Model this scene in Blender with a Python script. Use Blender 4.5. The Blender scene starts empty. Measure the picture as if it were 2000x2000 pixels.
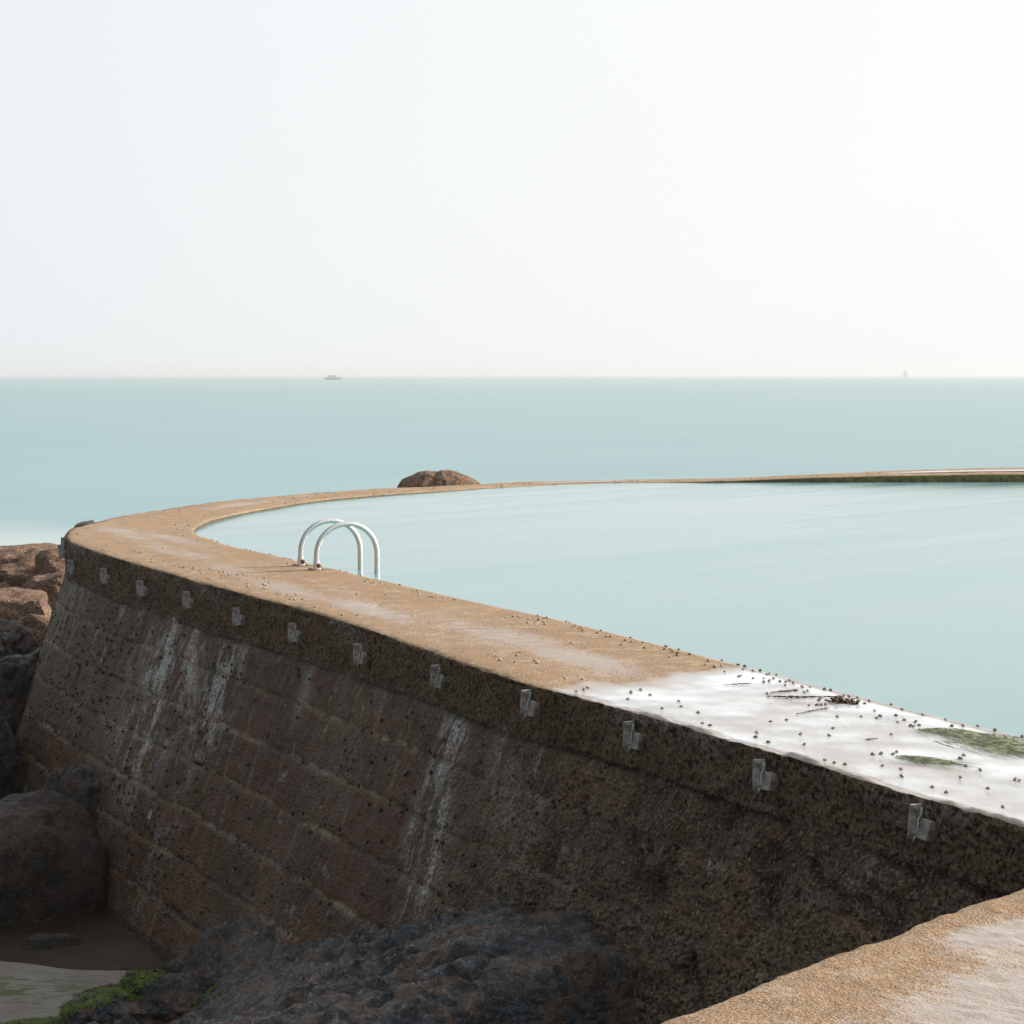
import bpy, bmesh, math, random
import numpy as np
from mathutils import Vector, Matrix, Euler

random.seed(7)
rng = np.random.default_rng(7)
scene = bpy.context.scene
COL = scene.collection
R = math.radians

# ------------------------------------------------------------------ camera, world, sun, exposure
EYE = 1.8
FPX = 4000.0                       # focal length in pixels of a 2000 px wide picture
PITCH = math.atan2(1000 - 732, FPX)
cam = bpy.data.cameras.new('camera')
cam.lens = 36.0 * FPX / 2000.0
cam.sensor_width = 36.0
cam.clip_start = 0.1
cam.clip_end = 60000
cam_o = bpy.data.objects.new('camera', cam)
COL.objects.link(cam_o)
cam_o.location = (0, 0, EYE)
cam_o.rotation_euler = (math.pi / 2 - PITCH, 0, 0)
scene.camera = cam_o

SUN_EL = R(24)
SUN_DIR = Vector((0.924 * math.cos(SUN_EL), 0.383 * math.cos(SUN_EL), math.sin(SUN_EL)))
SUN_AZ = math.atan2(SUN_DIR.x, SUN_DIR.y)      # from +Y towards +X
EXPOSURE = 0.95

world = bpy.data.worlds.new('World')
scene.world = world
world.use_nodes = True
wn = world.node_tree
wn.nodes.clear()
def wnode(t, **kw):
    n = wn.nodes.new(t)
    for k, v in kw.items():
        setattr(n, k, v)
    return n
w_out = wnode('ShaderNodeOutputWorld')
w_bg = wnode('ShaderNodeBackground')
w_bg.inputs['Strength'].default_value = 0.1
w_sky = wnode('ShaderNodeTexSky', sky_type='NISHITA', sun_disc=False)
w_sky.sun_elevation = SUN_EL
w_sky.sun_rotation = SUN_AZ
w_sky.air_density = 1.0
w_sky.dust_density = 4.0
w_sky.ozone_density = 1.0
# bright sea haze: a pale veil in the sky, whitest towards the sun and thinning behind the viewer
w_tc = wnode('ShaderNodeTexCoord')
w_dot = wnode('ShaderNodeVectorMath', operation='DOT_PRODUCT')
w_dot.inputs[1].default_value = (0.924, 0.383, 0.0)
wn.links.new(w_tc.outputs['Generated'], w_dot.inputs[0])
w_ramp = wnode('ShaderNodeValToRGB')
w_map = wnode('ShaderNodeMapRange')
w_map.inputs['From Min'].default_value = -1
w_map.inputs['From Max'].default_value = 1
wn.links.new(w_dot.outputs['Value'], w_map.inputs['Value'])
wn.links.new(w_map.outputs[0], w_ramp.inputs[0])
e = w_ramp.color_ramp.elements
e[0].position = 0.0;  e[0].color = (0.105, 0.106, 0.106, 1)
e[1].position = 1.0;  e[1].color = (0.86, 0.84, 0.80, 1)
for p, c in ((0.32, (0.17, 0.172, 0.172, 1)), (0.574, (0.437, 0.457, 0.472, 1)), (0.63, (0.460, 0.473, 0.481, 1)), (0.69, (0.480, 0.489, 0.493, 1)), (0.80, (0.502, 0.504, 0.502, 1)), (0.88, (0.62, 0.61, 0.60, 1))):
    el = e.new(p); el.color = c
w_veil = wnode('ShaderNodeVectorMath', operation='SCALE')
w_veil.inputs['Scale'].default_value = 10.25
wn.links.new(w_ramp.outputs['Color'], w_veil.inputs[0])
w_mix = wnode('ShaderNodeMix', data_type='RGBA')
w_mix.inputs['Factor'].default_value = 0.96
wn.links.new(w_sky.outputs[0], w_mix.inputs['A'])
wn.links.new(w_veil.outputs[0], w_mix.inputs['B'])
wn.links.new(w_mix.outputs['Result'], w_bg.inputs['Color'])
wn.links.new(w_bg.outputs[0], w_out.inputs['Surface'])

sun = bpy.data.lights.new('sun', 'SUN')
sun.energy = 3.6
sun.angle = R(0.6)
sun.color = (1.0, 0.89, 0.75)
sun_o = bpy.data.objects.new('sun', sun)
COL.objects.link(sun_o)
sun_o.rotation_euler = SUN_DIR.to_track_quat('Z', 'Y').to_euler()
sun_o.location = (30, 20, 30)

vs = scene.view_settings
vs.view_transform = 'Standard'
vs.look = 'None'
vs.exposure = EXPOSURE
vs.gamma = 1.0
vs.use_curve_mapping = False

# ------------------------------------------------------------------ helpers
CP, SP = math.cos(PITCH), math.sin(PITCH)
def at(x, y, z=0.0):
    """point of the horizontal plane at height z that the photograph shows at pixel x, y (2000 px)"""
    a = (x - 1000) / FPX
    b = -(y - 1000) / FPX
    d = np.array([a, CP + b * SP, -SP + b * CP])
    t = (z - EYE) / d[2]
    return np.array([d[0] * t, d[1] * t, z])
def at_depth(x, y, Y):
    a = (x - 1000) / FPX
    b = -(y - 1000) / FPX
    d = np.array([a, CP + b * SP, -SP + b * CP])
    t = Y / d[1]
    return np.array([d[0] * t, Y, EYE + d[2] * t])
def project(P):
    P = np.asarray(P, float)
    q = P - np.array([0, 0, EYE])
    dep = q[..., 1] * CP - q[..., 2] * SP
    up = q[..., 1] * SP + q[..., 2] * CP
    return 1000 + FPX * q[..., 0] / dep, 1000 - FPX * up / dep

def _hash(i, j, k, seed):
    n = (i.astype(np.int64) * 73856093) ^ (j.astype(np.int64) * 19349663) ^ (k.astype(np.int64) * 83492791) ^ (seed * 2654435761)
    n = (n ^ (n >> 13)) & 0x7fffffff
    n = (n * 1274126177 + 12345) & 0x7fffffff
    n = (n ^ (n >> 15)) & 0x7fffffff
    n = (n * 668265263 + 1013) & 0x7fffffff
    return (n & 0xffffff) / float(0xffffff)
def noise(P, seed=0):
    P = np.asarray(P, float)
    I = np.floor(P)
    F = P - I
    F = F * F * F * (F * (F * 6 - 15) + 10)
    I = I.astype(np.int64)
    x, y, z = I[..., 0], I[..., 1], I[..., 2]
    fx, fy, fz = F[..., 0], F[..., 1], F[..., 2]
    def h(a, b, c): return _hash(x + a, y + b, z + c, seed)
    def l(a, b, t): return a + (b - a) * t
    v = l(l(l(h(0,0,0), h(1,0,0), fx), l(h(0,1,0), h(1,1,0), fx), fy),
          l(l(h(0,0,1), h(1,0,1), fx), l(h(0,1,1), h(1,1,1), fx), fy), fz)
    return v * 2 - 1
def fbm(P, octv=4, seed=0, gain=0.5):
    P = np.asarray(P, float)
    a, s, tot = 1.0, np.zeros(P.shape[:-1]), 0
    for o in range(octv):
        s += a * noise(P * (2.03 ** o) + o * 17.3, seed + o)
        tot += a
        a *= gain
    return s / tot
def sstep(a, b, x):
    t = np.clip((np.asarray(x, float) - a) / (b - a), 0, 1)
    return t * t * (3 - 2 * t)

def mesh_from(name, V, F, mats, attrs=None, parent=None, matidx=None, smooth=True, link=True):
    me = bpy.data.meshes.new(name)
    me.from_pydata([tuple(v) for v in np.asarray(V, float)], [], [tuple(int(i) for i in f) for f in F])
    for m in (mats if isinstance(mats, (list, tuple)) else [mats]):
        me.materials.append(m)
    if smooth:
        me.polygons.foreach_set('use_smooth', np.ones(len(me.polygons), bool))
    if matidx is not None:
        me.polygons.foreach_set('material_index', np.asarray(matidx, np.int32))
    for k, a in (attrs or {}).items():
        at_ = me.attributes.new(k, 'FLOAT', 'POINT')
        at_.data.foreach_set('value', np.asarray(a, np.float32).ravel())
    me.update()
    o = bpy.data.objects.new(name, me)
    COL.objects.link(o)
    if parent is not None:
        o.parent = parent
    return o
def grid_faces(n, m):
    i, j = np.meshgrid(np.arange(n - 1), np.arange(m - 1), indexing='ij')
    a = i * m + j
    return np.stack([a, a + 1, a + m + 1, a + m], -1).reshape(-1, 4)
def tag(o, label=None, cat=None, group=None, kind=None):
    if label: o['label'] = label
    if cat: o['category'] = cat
    if group: o['group'] = group
    if kind: o['kind'] = kind
    return o
def empty(name, loc, rot=(0, 0, 0)):
    o = bpy.data.objects.new(name, None)
    COL.objects.link(o)
    o.location = loc
    o.rotation_euler = rot
    o.empty_display_size = 0.1
    return o
def dup(root, loc, rot):
    r = root.copy(); COL.objects.link(r); r.location = loc; r.rotation_euler = rot
    for ch in list(root.children):
        c = ch.copy(); COL.objects.link(c); c.parent = r
        for g in ch.children:
            d = g.copy(); COL.objects.link(d); d.parent = c
    return r
def bm_obj(name, bm, mat, parent=None, smooth=True):
    me = bpy.data.meshes.new(name)
    bmesh.ops.recalc_face_normals(bm, faces=bm.faces)
    bm.to_mesh(me); bm.free()
    me.materials.append(mat)
    if smooth:
        me.polygons.foreach_set('use_smooth', np.ones(len(me.polygons), bool))
    o = bpy.data.objects.new(name, me)
    COL.objects.link(o)
    if parent is not None: o.parent = parent
    return o
def bm_box(bm, c, s, bevel=0.0, rot=None):
    r = bmesh.ops.create_cube(bm, size=1.0)
    vs_ = r['verts']
    for v in vs_:
        v.co = Vector((v.co.x * s[0], v.co.y * s[1], v.co.z * s[2]))
    if bevel > 0:
        es = list({e_ for v in vs_ for e_ in v.link_edges})
        rb = bmesh.ops.bevel(bm, geom=es, offset=bevel, segments=2, affect='EDGES', profile=0.5)
        vs_ = list({v for f in rb['faces'] for v in f.verts} | {v for v in vs_ if v.is_valid})
    for v in vs_:
        if rot is not None: v.co = rot @ v.co
        v.co += Vector(c)
    return vs_
def tube(name, pts, rad, mat, parent=None, seg=14, taper=None):
    pts = [Vector(p) for p in pts]
    n = len(pts)
    V, F = [], []
    t0 = (pts[1] - pts[0]).normalized()
    ref = Vector((0, 0, 1)) if abs(t0.z) < 0.9 else Vector((1, 0, 0))
    nrm = t0.cross(ref).normalized()
    for i, p in enumerate(pts):
        t = (pts[min(i + 1, n - 1)] - pts[max(i - 1, 0)]).normalized()
        nrm = (nrm - t * nrm.dot(t)).normalized()
        b = t.cross(nrm)
        r = rad * (taper[i] if taper is not None else 1)
        for k in range(seg):
            a = 2 * math.pi * k / seg
            V.append(p + (nrm * math.cos(a) + b * math.sin(a)) * r)
    for i in range(n - 1):
        for k in range(seg):
            F.append((i * seg + k, i * seg + (k + 1) % seg, (i + 1) * seg + (k + 1) % seg, (i + 1) * seg + k))
    F.append(tuple(range(seg - 1, -1, -1)))
    F.append(tuple((n - 1) * seg + k for k in range(seg)))
    return mesh_from(name, np.array([tuple(v) for v in V]), F, mat, parent=parent)

# ------------------------------------------------------------------ materials
class M:
    """small node-building helper"""
    def __init__(s, name):
        s.m = bpy.data.materials.new(name)
        s.m.use_nodes = True
        s.nt = s.m.node_tree
        s.nt.nodes.clear()
        s.out = s.n('ShaderNodeOutputMaterial')
        s.bsdf = s.n('ShaderNodeBsdfPrincipled')
        s.nt.links.new(s.bsdf.outputs[0], s.out.inputs['Surface'])
    def n(s, t, **kw):
        nd = s.nt.nodes.new(t)
        for k, v in kw.items(): setattr(nd, k, v)
        return nd
    def put(s, sock, v):
        if hasattr(v, 'is_output'): s.nt.links.new(v, sock)
        elif v is not None: sock.default_value = v
    def attr(s, name):
        return s.n('ShaderNodeAttribute', attribute_name=name).outputs['Fac']
    def pos(s, scale=(1, 1, 1), rot=(0, 0, 0), uv=False):
        tc = s.n('ShaderNodeTexCoord')
        mp = s.n('ShaderNodeMapping')
        s.put(mp.inputs['Vector'], tc.outputs['UV' if uv else 'Object'])
        mp.inputs['Scale'].default_value = scale
        mp.inputs['Rotation'].default_value = rot
        return mp.outputs[0]
    def along(s, ang, scale):
        """object coordinates turned by ang, then stretched"""
        mp = s.n('ShaderNodeMapping')
        s.put(mp.inputs['Vector'], s.pos((1, 1, 1), (0, 0, -ang)))
        mp.inputs['Scale'].default_value = scale
        return mp.outputs[0]
    def noise(s, vec, scale, detail=4, rough=0.55, dist=0.0):
        nd = s.n('ShaderNodeTexNoise')
        s.put(nd.inputs['Vector'], vec)
        nd.inputs['Scale'].default_value = scale
        nd.inputs['Detail'].default_value = detail
        nd.inputs['Roughness'].default_value = rough
        nd.inputs['Distortion'].default_value = dist
        return nd.outputs[0]
    def vor(s, vec, scale, feature='F1', rnd=1.0, out='Distance'):
        nd = s.n('ShaderNodeTexVoronoi', feature=feature)
        s.put(nd.inputs['Vector'], vec)
        nd.inputs['Scale'].default_value = scale
        nd.inputs['Randomness'].default_value = rnd
        return nd.outputs[out]
    def rng(s, v, a, b, c=0.0, d=1.0, smooth=True):
        nd = s.n('ShaderNodeMapRange')
        if smooth: nd.interpolation_type = 'SMOOTHSTEP'
        s.put(nd.inputs['Value'], v)
        nd.inputs['From Min'].default_value = a
        nd.inputs['From Max'].default_value = b
        nd.inputs['To Min'].default_value = c
        nd.inputs['To Max'].default_value = d
        return nd.outputs[0]
    def math(s, op, a, b=None, clamp=False):
        nd = s.n('ShaderNodeMath', operation=op, use_clamp=clamp)
        s.put(nd.inputs[0], a)
        if b is not None: s.put(nd.inputs[1], b)
        return nd.outputs[0]
    def mix(s, f, a, b, mode='MIX'):
        nd = s.n('ShaderNodeMix', data_type='RGBA', blend_type=mode)
        s.put(nd.inputs['Factor'], f)
        s.put(nd.inputs['A'], a if hasattr(a, 'is_output') else (*a, 1))
        s.put(nd.inputs['B'], b if hasattr(b, 'is_output') else (*b, 1))
        return nd.outputs['Result']
    def mixf(s, f, a, b):
        nd = s.n('ShaderNodeMix', data_type='FLOAT')
        s.put(nd.inputs[0], f); s.put(nd.inputs[2], a); s.put(nd.inputs[3], b)
        return nd.outputs[0]
    def bump(s, h, dist, strength=1.0, normal=None):
        nd = s.n('ShaderNodeBump')
        s.put(nd.inputs['Height'], h)
        nd.inputs['Distance'].default_value = dist
        s.put(nd.inputs['Strength'], strength)
        if normal is not None: s.put(nd.inputs['Normal'], normal)
        return nd.outputs[0]
    def set(s, **kw):
        names = dict(color='Base Color', rough='Roughness', metal='Metallic', normal='Normal', ior='IOR', alpha='Alpha',
                     spec='Specular IOR Level', coat='Coat Weight', coat_rough='Coat Roughness', coat_ior='Coat IOR', coat_normal='Coat Normal')
        for k, v in kw.items():
            if k == 'color' and not hasattr(v, 'is_output'): v = (*v, 1)
            s.put(s.bsdf.inputs[names[k]], v)
        return s

def mat_deck():
    m = M('sandy_concrete')
    p = m.pos()
    grain = m.noise(p, 105, 3, 0.6)
    agg = m.vor(p, 75)
    big = m.noise(p, 1.4, 4)
    mid = m.noise(p, 9, 4, 0.6)
    c = m.mix(m.rng(big, 0.35, 0.65), (0.37, 0.235, 0.132), (0.43, 0.295, 0.182))
    c = m.mix(m.rng(mid, 0.42, 0.62, 0, 0.55), c, (0.33, 0.22, 0.14))
    c = m.mix(m.rng(grain, 0.36, 0.52, 0.75, 0.0), c, (0.16, 0.105, 0.065))
    c = m.mix(m.rng(m.noise(p, 190, 2), 0.60, 0.70, 0, 0.7), c, (0.62, 0.5, 0.38))
    c = m.mix(m.rng(m.noise(p, 5, 6, 0.75), 0.52, 0.62, 0, 0.55), c, (0.52, 0.42, 0.33))
    cell = m.vor(p, 110, 'F1', 1.0, 'Color')
    c = m.mix(m.math('MULTIPLY', m.rng(cell, 0.3, 0.75), 0.38), c, m.mix(m.rng(m.noise(p, 60, 2), .4, .6), (0.15, 0.10, 0.065), (0.60, 0.47, 0.34)))
    wn_ = m.math('ADD', m.math('MULTIPLY', m.noise(m.pos((1, 1, 1)), 9, 5, 0.7), 0.55), m.math('MULTIPLY', m.noise(p, 42, 4, 0.7), 0.45))
    wet = m.rng(m.math('ADD', m.attr('wet'), m.math('MULTIPLY', m.math('SUBTRACT', wn_, 0.5), 1.9)), 0.30, 0.85)
    c = m.mix(m.math('MULTIPLY', wet, 0.42), c, (0.20, 0.175, 0.16))
    h = m.math('ADD', m.math('MULTIPLY', m.noise(p, 170, 3, 0.7), 1.0), m.math('MULTIPLY', m.rng(agg, 0.1, 0.6, 1.0, 0.0), 0.45))
    h = m.math('ADD', h, m.math('MULTIPLY', mid, 0.9))
    st = m.rng(wet, 0, 1, 1.0, 0.42)
    nrm = m.bump(h, 0.010, st)
    m.set(color=c, rough=m.mixf(wet, 0.85, 0.42), normal=nrm, spec=m.mixf(wet, 0.3, 0.6),
          coat=m.math('MULTIPLY', wet, m.mixf(m.attr('pool'), 0.30, 1.0)), coat_rough=0.14, coat_ior=1.5)
    return m.m

def mat_cap():
    m = M('mossy_coping')
    p = m.pos()
    a = m.noise(p, 3.0, 5, 0.6)
    f = m.noise(p, 31, 3, 0.75)
    f2 = m.noise(p, 50, 2, 0.7)
    c = m.mix(m.rng(a, 0.38, 0.62), (0.135, 0.078, 0.037), (0.205, 0.128, 0.068))
    g = m.math('MULTIPLY', m.attr('grey'), m.rng(m.noise(p, 22, 5, 0.7), 0.40, 0.60))
    c = m.mix(m.math('MULTIPLY', g, 0.65), c, (0.225, 0.185, 0.15))
    pale = m.math('MULTIPLY', m.attr('pale'), m.rng(m.noise(p, 13, 5, 0.75), 0.44, 0.58))
    c = m.mix(pale, c, (0.36, 0.35, 0.33))
    c = m.mix(m.rng(f, 0.41, 0.49, 0.92, 0), c, (0.013, 0.008, 0.005))
    c = m.mix(m.rng(f2, 0.56, 0.63, 0, 0.75), c, (0.29, 0.20, 0.12))
    c = m.mix(m.rng(m.noise(p, 12, 4, 0.7), 0.30, 0.44, 0.6, 0), c, (0.022, 0.014, 0.008))
    h = m.math('ADD', f, m.math('MULTIPLY', m.vor(p, 30), 0.9))
    m.set(color=c, rough=0.62, normal=m.bump(h, 0.055, 1.0), spec=0.3)
    return m.m

def mat_face():
    m = M('wet_stone_blocks')
    p = m.pos()
    ero = m.attr('ero')
    a = m.noise(p, 1.6, 5, 0.6)
    f = m.noise(p, 30, 3, 0.75)
    f2 = m.noise(p, 48, 2, 0.7)
    grey = m.attr('grey')
    tint = m.attr('tint')
    c = m.mix(m.rng(a, 0.38, 0.62), (0.082, 0.047, 0.034), (0.118, 0.070, 0.048))
    c = m.mix(ero, c, m.mix(m.rng(a, 0.38, 0.62), (0.120, 0.082, 0.056), (0.185, 0.135, 0.098)))
    c = m.mix(m.rng(tint, 0.45, 0.75, 0, 0.6), c, (0.074, 0.058, 0.040))
    c = m.mix(m.rng(tint, 0.30, 0.05, 0, 0.8), c, (0.102, 0.060, 0.043))
    g = m.math('MULTIPLY', grey, m.rng(m.noise(p, 9, 6, 0.75), 0.38, 0.60))
    c = m.mix(m.math('MULTIPLY', g, 0.8), c, (0.205, 0.182, 0.162))
    streak = m.noise(m.pos((7, 0.9, 1), uv=True), 1.0, 6, 0.7, 0.5)
    speck = m.noise(p, 40, 4, 0.75)
    blot = m.noise(m.pos((2.6, 1.5, 1), uv=True), 1.0, 5, 0.7, 0.4)
    pl = m.math('MULTIPLY', m.attr('pale'), m.math('ADD', m.math('MULTIPLY', m.rng(streak, 0.44, 0.56, 0, 0.95), m.rng(m.noise(p, 3.2, 4, 0.7), 0.40, 0.58)), m.rng(blot, 0.52, 0.60, 0, 0.8)), True)
    pl = m.math('MULTIPLY', pl, m.rng(speck, 0.38, 0.56, 0.15, 0.85))
    c = m.mix(m.math('MULTIPLY', pl, 1.25, True), c, (0.56, 0.66, 0.78))
    j = m.math('MULTIPLY', m.attr('joint'), m.rng(m.noise(p, 6, 5, 0.75), 0.40, 0.52))
    jc = m.mix(m.rng(m.noise(p, 4, 3), 0.40, 0.56), (0.34, 0.25, 0.13), (0.40, 0.41, 0.40))
    c = m.mix(m.math('MULTIPLY', j, 0.8, True), c, jc)
    spl = m.rng(m.noise(p, 4.5, 3, 0.6), 0.66, 0.70)
    c = m.mix(m.math('MULTIPLY', spl, m.math('ADD', m.attr('joint'), 0.25), True), c, (0.52, 0.62, 0.74))
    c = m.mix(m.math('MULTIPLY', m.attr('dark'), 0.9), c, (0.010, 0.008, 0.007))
    ru = m.math('MULTIPLY', m.rng(m.noise(p, 11, 4, 0.6), 0.60, 0.68), 0.45)
    c = m.mix(ru, c, (0.17, 0.085, 0.027))
    c = m.mix(m.math('MULTIPLY', m.rng(f, 0.40, 0.50, 0.9, 0), m.mixf(ero, 0.50, 0.95)), c, (0.013, 0.010, 0.008))
    c = m.mix(m.math('MULTIPLY', m.rng(f2, 0.56, 0.64, 0, 0.8), m.mixf(ero, 0.28, 0.85)), c, m.mix(grey, (0.25, 0.17, 0.125), (0.52, 0.50, 0.48)))
    c = m.mix(m.rng(m.noise(p, 14, 4, 0.7), 0.32, 0.40, 0.6, 0), c, (0.02, 0.014, 0.010))
    c = m.mix(1.0, c, (1.03, 0.92, 0.78), 'MULTIPLY')
    h = m.math('ADD', f, m.math('MULTIPLY', m.vor(p, 36), 0.8))
    m.set(color=c, rough=m.rng(m.noise(p, 30, 3), 0.3, 0.7, 0.40, 0.7), normal=m.bump(h, 0.04, m.mixf(ero, 0.5, 1.0)), spec=0.25)
    return m.m

def mat_innerface():
    m = M('weedy_inner_face')
    p = m.pos()
    a = m.noise(p, 4, 4, 0.6)
    c = m.mix(m.rng(a, 0.4, 0.6), (0.060, 0.050, 0.030), (0.085, 0.080, 0.040))
    c = m.mix(m.math('MULTIPLY', m.attr('green'), m.rng(m.noise(p, 9, 4, 0.7), 0.35, 0.6)), c, (0.17, 0.19, 0.05))
    m.set(color=c, rough=0.8, normal=m.bump(m.noise(p, 30, 4, 0.7), 0.03))
    return m.m

def mat_rock(name, lo, hi, patch=None, patch_amt=0.5, rough=0.75, scale=1.0, wet=0.0, grit=0.55):
    m = M(name)
    p = m.pos()
    a = m.noise(p, 2.2 * scale, 6, 0.62, 0.4)
    f = m.noise(p, 60 * scale, 4, 0.7)
    v = m.noise(m.pos((1, 1, 2), (0.5, 0.35, 0.2)), 6 * scale, 5, 0.65, 0.3)
    c = m.mix(m.rng(a, 0.38, 0.62), lo, hi)
    if patch:
        c = m.mix(m.math('MULTIPLY', m.rng(m.noise(p, 3.6 * scale, 6, 0.72), 0.47, 0.54), patch_amt), c, patch)
    c = m.mix(m.rng(m.noise(p, 18 * scale, 4, 0.75), 0.41, 0.50, 0.9 * grit, 0), c, tuple(x * 0.25 for x in lo))
    c = m.mix(m.rng(m.noise(p, 36 * scale, 2, 0.7), 0.56, 0.64, 0, 0.65 * grit), c, tuple(min(1, x * 2.6) for x in hi))
    c = m.mix(m.rng(v, 0.38, 0.47, 0.7, 0), c, tuple(x * 0.3 for x in lo))
    h = m.math('ADD', m.math('MULTIPLY', f, 0.8 * grit), m.math('MULTIPLY', v, 1.6))
    m.set(color=c, rough=m.rng(m.noise(p, 13, 4), 0.35, 0.65, rough - 0.28 * wet, rough), normal=m.bump(h, 0.045 / scale, 1.0), spec=0.4)
    return m.m

def mat_water(name, deep, rough, bump_scale, bump_dist, streak_rot=0.0, foam=False, ior=1.33, var=0.0, shallow=None):
    m = M(name)
    v = m.pos(bump_scale, (0, 0, streak_rot))
    n1 = m.noise(v, 1.0, 5, 0.6)
    c = deep
    if shallow:
        c = m.mix(m.rng(n1, 0.35, 0.65, 0, 1), deep, shallow)
    if foam:
        fo = m.attr('foam')
        c = m.mix(m.math('MULTIPLY', fo, m.rng(m.noise(m.pos((0.25, 0.10, 1)), 1.0, 4, 0.6), 0.3, 0.6)), c, (0.72, 0.74, 0.74))
    m.set(color=c, rough=rough, ior=ior, normal=m.bump(n1, bump_dist, 1.0))
    return m.m

def mat_simple(name, color, rough=0.5, metal=0.0, var=0.25, scale=40, bump=0.0):
    m = M(name)
    p = m.pos()
    n1 = m.noise(p, scale, 4, 0.6)
    c = m.mix(m.rng(n1, 0.35, 0.65), tuple(x * (1 - var) for x in color), tuple(min(1, x * (1 + var)) for x in color))
    m.set(color=c, rough=m.rng(n1, 0.3, 0.7, rough * 0.85, min(1, rough * 1.15)), metal=metal)
    if bump: m.set(normal=m.bump(n1, bump))
    return m.m

DECK = mat_deck()
CAP = mat_cap()
FACE = mat_face()
INNER = mat_innerface()

# ------------------------------------------------------------------ the pool wall in plan
def catmull(P, per=40):
    P = np.asarray(P, float)
    Q = np.vstack([2 * P[0] - P[1], P, 2 * P[-1] - P[-2]])
    out = []
    for i in range(1, len(Q) - 2):
        t = np.linspace(0, 1, per, endpoint=False)[:, None]
        p0, p1, p2, p3 = Q[i - 1], Q[i], Q[i + 1], Q[i + 2]
        out.append(0.5 * (2 * p1 + (p2 - p0) * t + (2 * p0 - 5 * p1 + 4 * p2 - p3) * t * t + (3 * p1 - p0 - 3 * p2 + p3) * t ** 3))
    out.append(P[-1:])
    return np.vstack(out)
def resample(P, n=None, s=None):
    d = np.r_[0, np.cumsum(np.linalg.norm(np.diff(P[:, :2], axis=0), axis=1))]
    if s is None: s = np.linspace(0, d[-1], n)
    return np.stack([np.interp(s, d, P[:, k]) for k in range(P.shape[1])], 1)
def length(P):
    return np.linalg.norm(np.diff(P[:, :2], axis=0), axis=1).sum()

K = 2000 / 1932.0
O_near = [np.array([5.0, 1.95, 0]), np.array([3.4, 5.35, 0])] + [at(x, y, 0) for x, y in
          ((2000, 1610), (1760, 1542), (1584, 1487), (1449, 1449), (1273, 1397), (1139, 1361), (1000, 1325), (828, 1265),
           (725, 1229), (621, 1196), (500, 1164), (400, 1138), (310, 1112), (220, 1086), (166, 1068))]
O_nose = [at(x, y, 0) for x, y in ((137, 1056), (129, 1045), (140, 1031), (181, 1020.5), (225, 1009.5))]
O_far = [at(x, y, z) for x, y, z in ((272, 1000.7, 0), (336, 991.6, 0), (414, 980, 0), (517, 970, 0), (621, 961.7, 0), (745, 953.5, 0),
          (859, 949, -0.01), (952, 944.2, -0.02), (1035, 940, -0.03), (1242, 936, -0.035), (1397, 933.7, -0.02), (1553, 927.5, 0.03),
          (1708, 920.3, 0.08), (1863, 914.5, 0.115), (2000, 912, 0.13))]
O_far += [O_far[-1] + np.array([4.0, 0.8, 0.0]), O_far[-1] + np.array([13.0, 2.5, 0.02])]
I_near = [at(x, y, -0.005) for x, y in ((2000, 1437), (1760, 1377), (1475, 1304), (1232, 1242), (1035, 1195.5), (890, 1164.5), (745, 1131),
          (621, 1102.5), (540, 1084), (466, 1068.5), (425, 1057.5))]
d0 = I_near[0] - I_near[1]; d0 /= np.linalg.norm(d0)
I_near = [I_near[0] + d0 * 6.6, I_near[0] + d0 * 3.0] + I_near
I_nose = [at(x, y, -0.012) for x, y in ((393, 1046), (377, 1035), (392, 1022.5), (418, 1012))]
I_far = [at(x, y, z) for x, y, z in ((455, 1004, -0.02), (517, 992, -0.02), (621, 976, -0.025), (745, 965, -0.03), (859, 957.3, -0.035), (952, 951, -0.04),
         (1035, 947, -0.045), (1139, 943.5, -0.05), (1242, 941.5, -0.05), (1397, 939, -0.03), (1553, 933, 0.02), (1708, 929, 0.055), (1863, 926.3, 0.075), (2000, 925, 0.085))]
I_far += [I_far[-1] + np.array([4.0, 0.5, 0.0]), I_far[-1] + np.array([13.0, 1.6, 0.02])]
Oc = catmull(O_near + O_nose + O_far)
Ic = catmull(I_near + I_nose + I_far)
bO = [0, (len(O_near) - 1) * 40, (len(O_near) + len(O_nose) - 1) * 40, len(Oc) - 1]
bI = [0, (len(I_near) - 1) * 40, (len(I_near) + len(I_nose) - 1) * 40, len(Ic) - 1]
OUT, INN, US = [], [], []
u0 = 0.0
for k, step in ((0, 0.026), (1, 0.02), (2, 0.06)):
    so, si = Oc[bO[k]:bO[k + 1] + 1], Ic[bI[k]:bI[k + 1] + 1]
    n = int(max(length(so), length(si)) / step)
    ro, ri = resample(so, n), resample(si, n)
    if k: ro, ri = ro[1:], ri[1:]
    OUT.append(ro); INN.append(ri)
OUT = np.vstack(OUT); INN = np.vstack(INN)
def smooth1(A, w):
    k = np.hanning(w + 2)[1:-1]; k /= k.sum()
    pad = np.pad(A, ((w // 2, w // 2), (0, 0)), mode='reflect', reflect_type='odd')
    return np.stack([np.convolve(pad[:, i], k, 'valid') for i in range(A.shape[1])], 1)
OUT = smooth1(OUT, 21)[:len(OUT)]
INN = smooth1(INN, 21)[:len(INN)]
U = np.r_[0, np.cumsum(np.linalg.norm(np.diff(OUT[:, :2], axis=0), axis=1))]
tan = np.gradient(OUT[:, :2], axis=0)
tan = smooth1(tan, 41)[:len(OUT)]
tan /= np.linalg.norm(tan, axis=1)[:, None]
NRM = np.stack([-tan[:, 1], tan[:, 0]], 1)          # outwards (seaward), the near run goes away from the viewer
NRM = NRM if (NRM[200] @ np.array([-0.9, -0.4])) > 0 else -NRM
NU = len(U)
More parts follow.
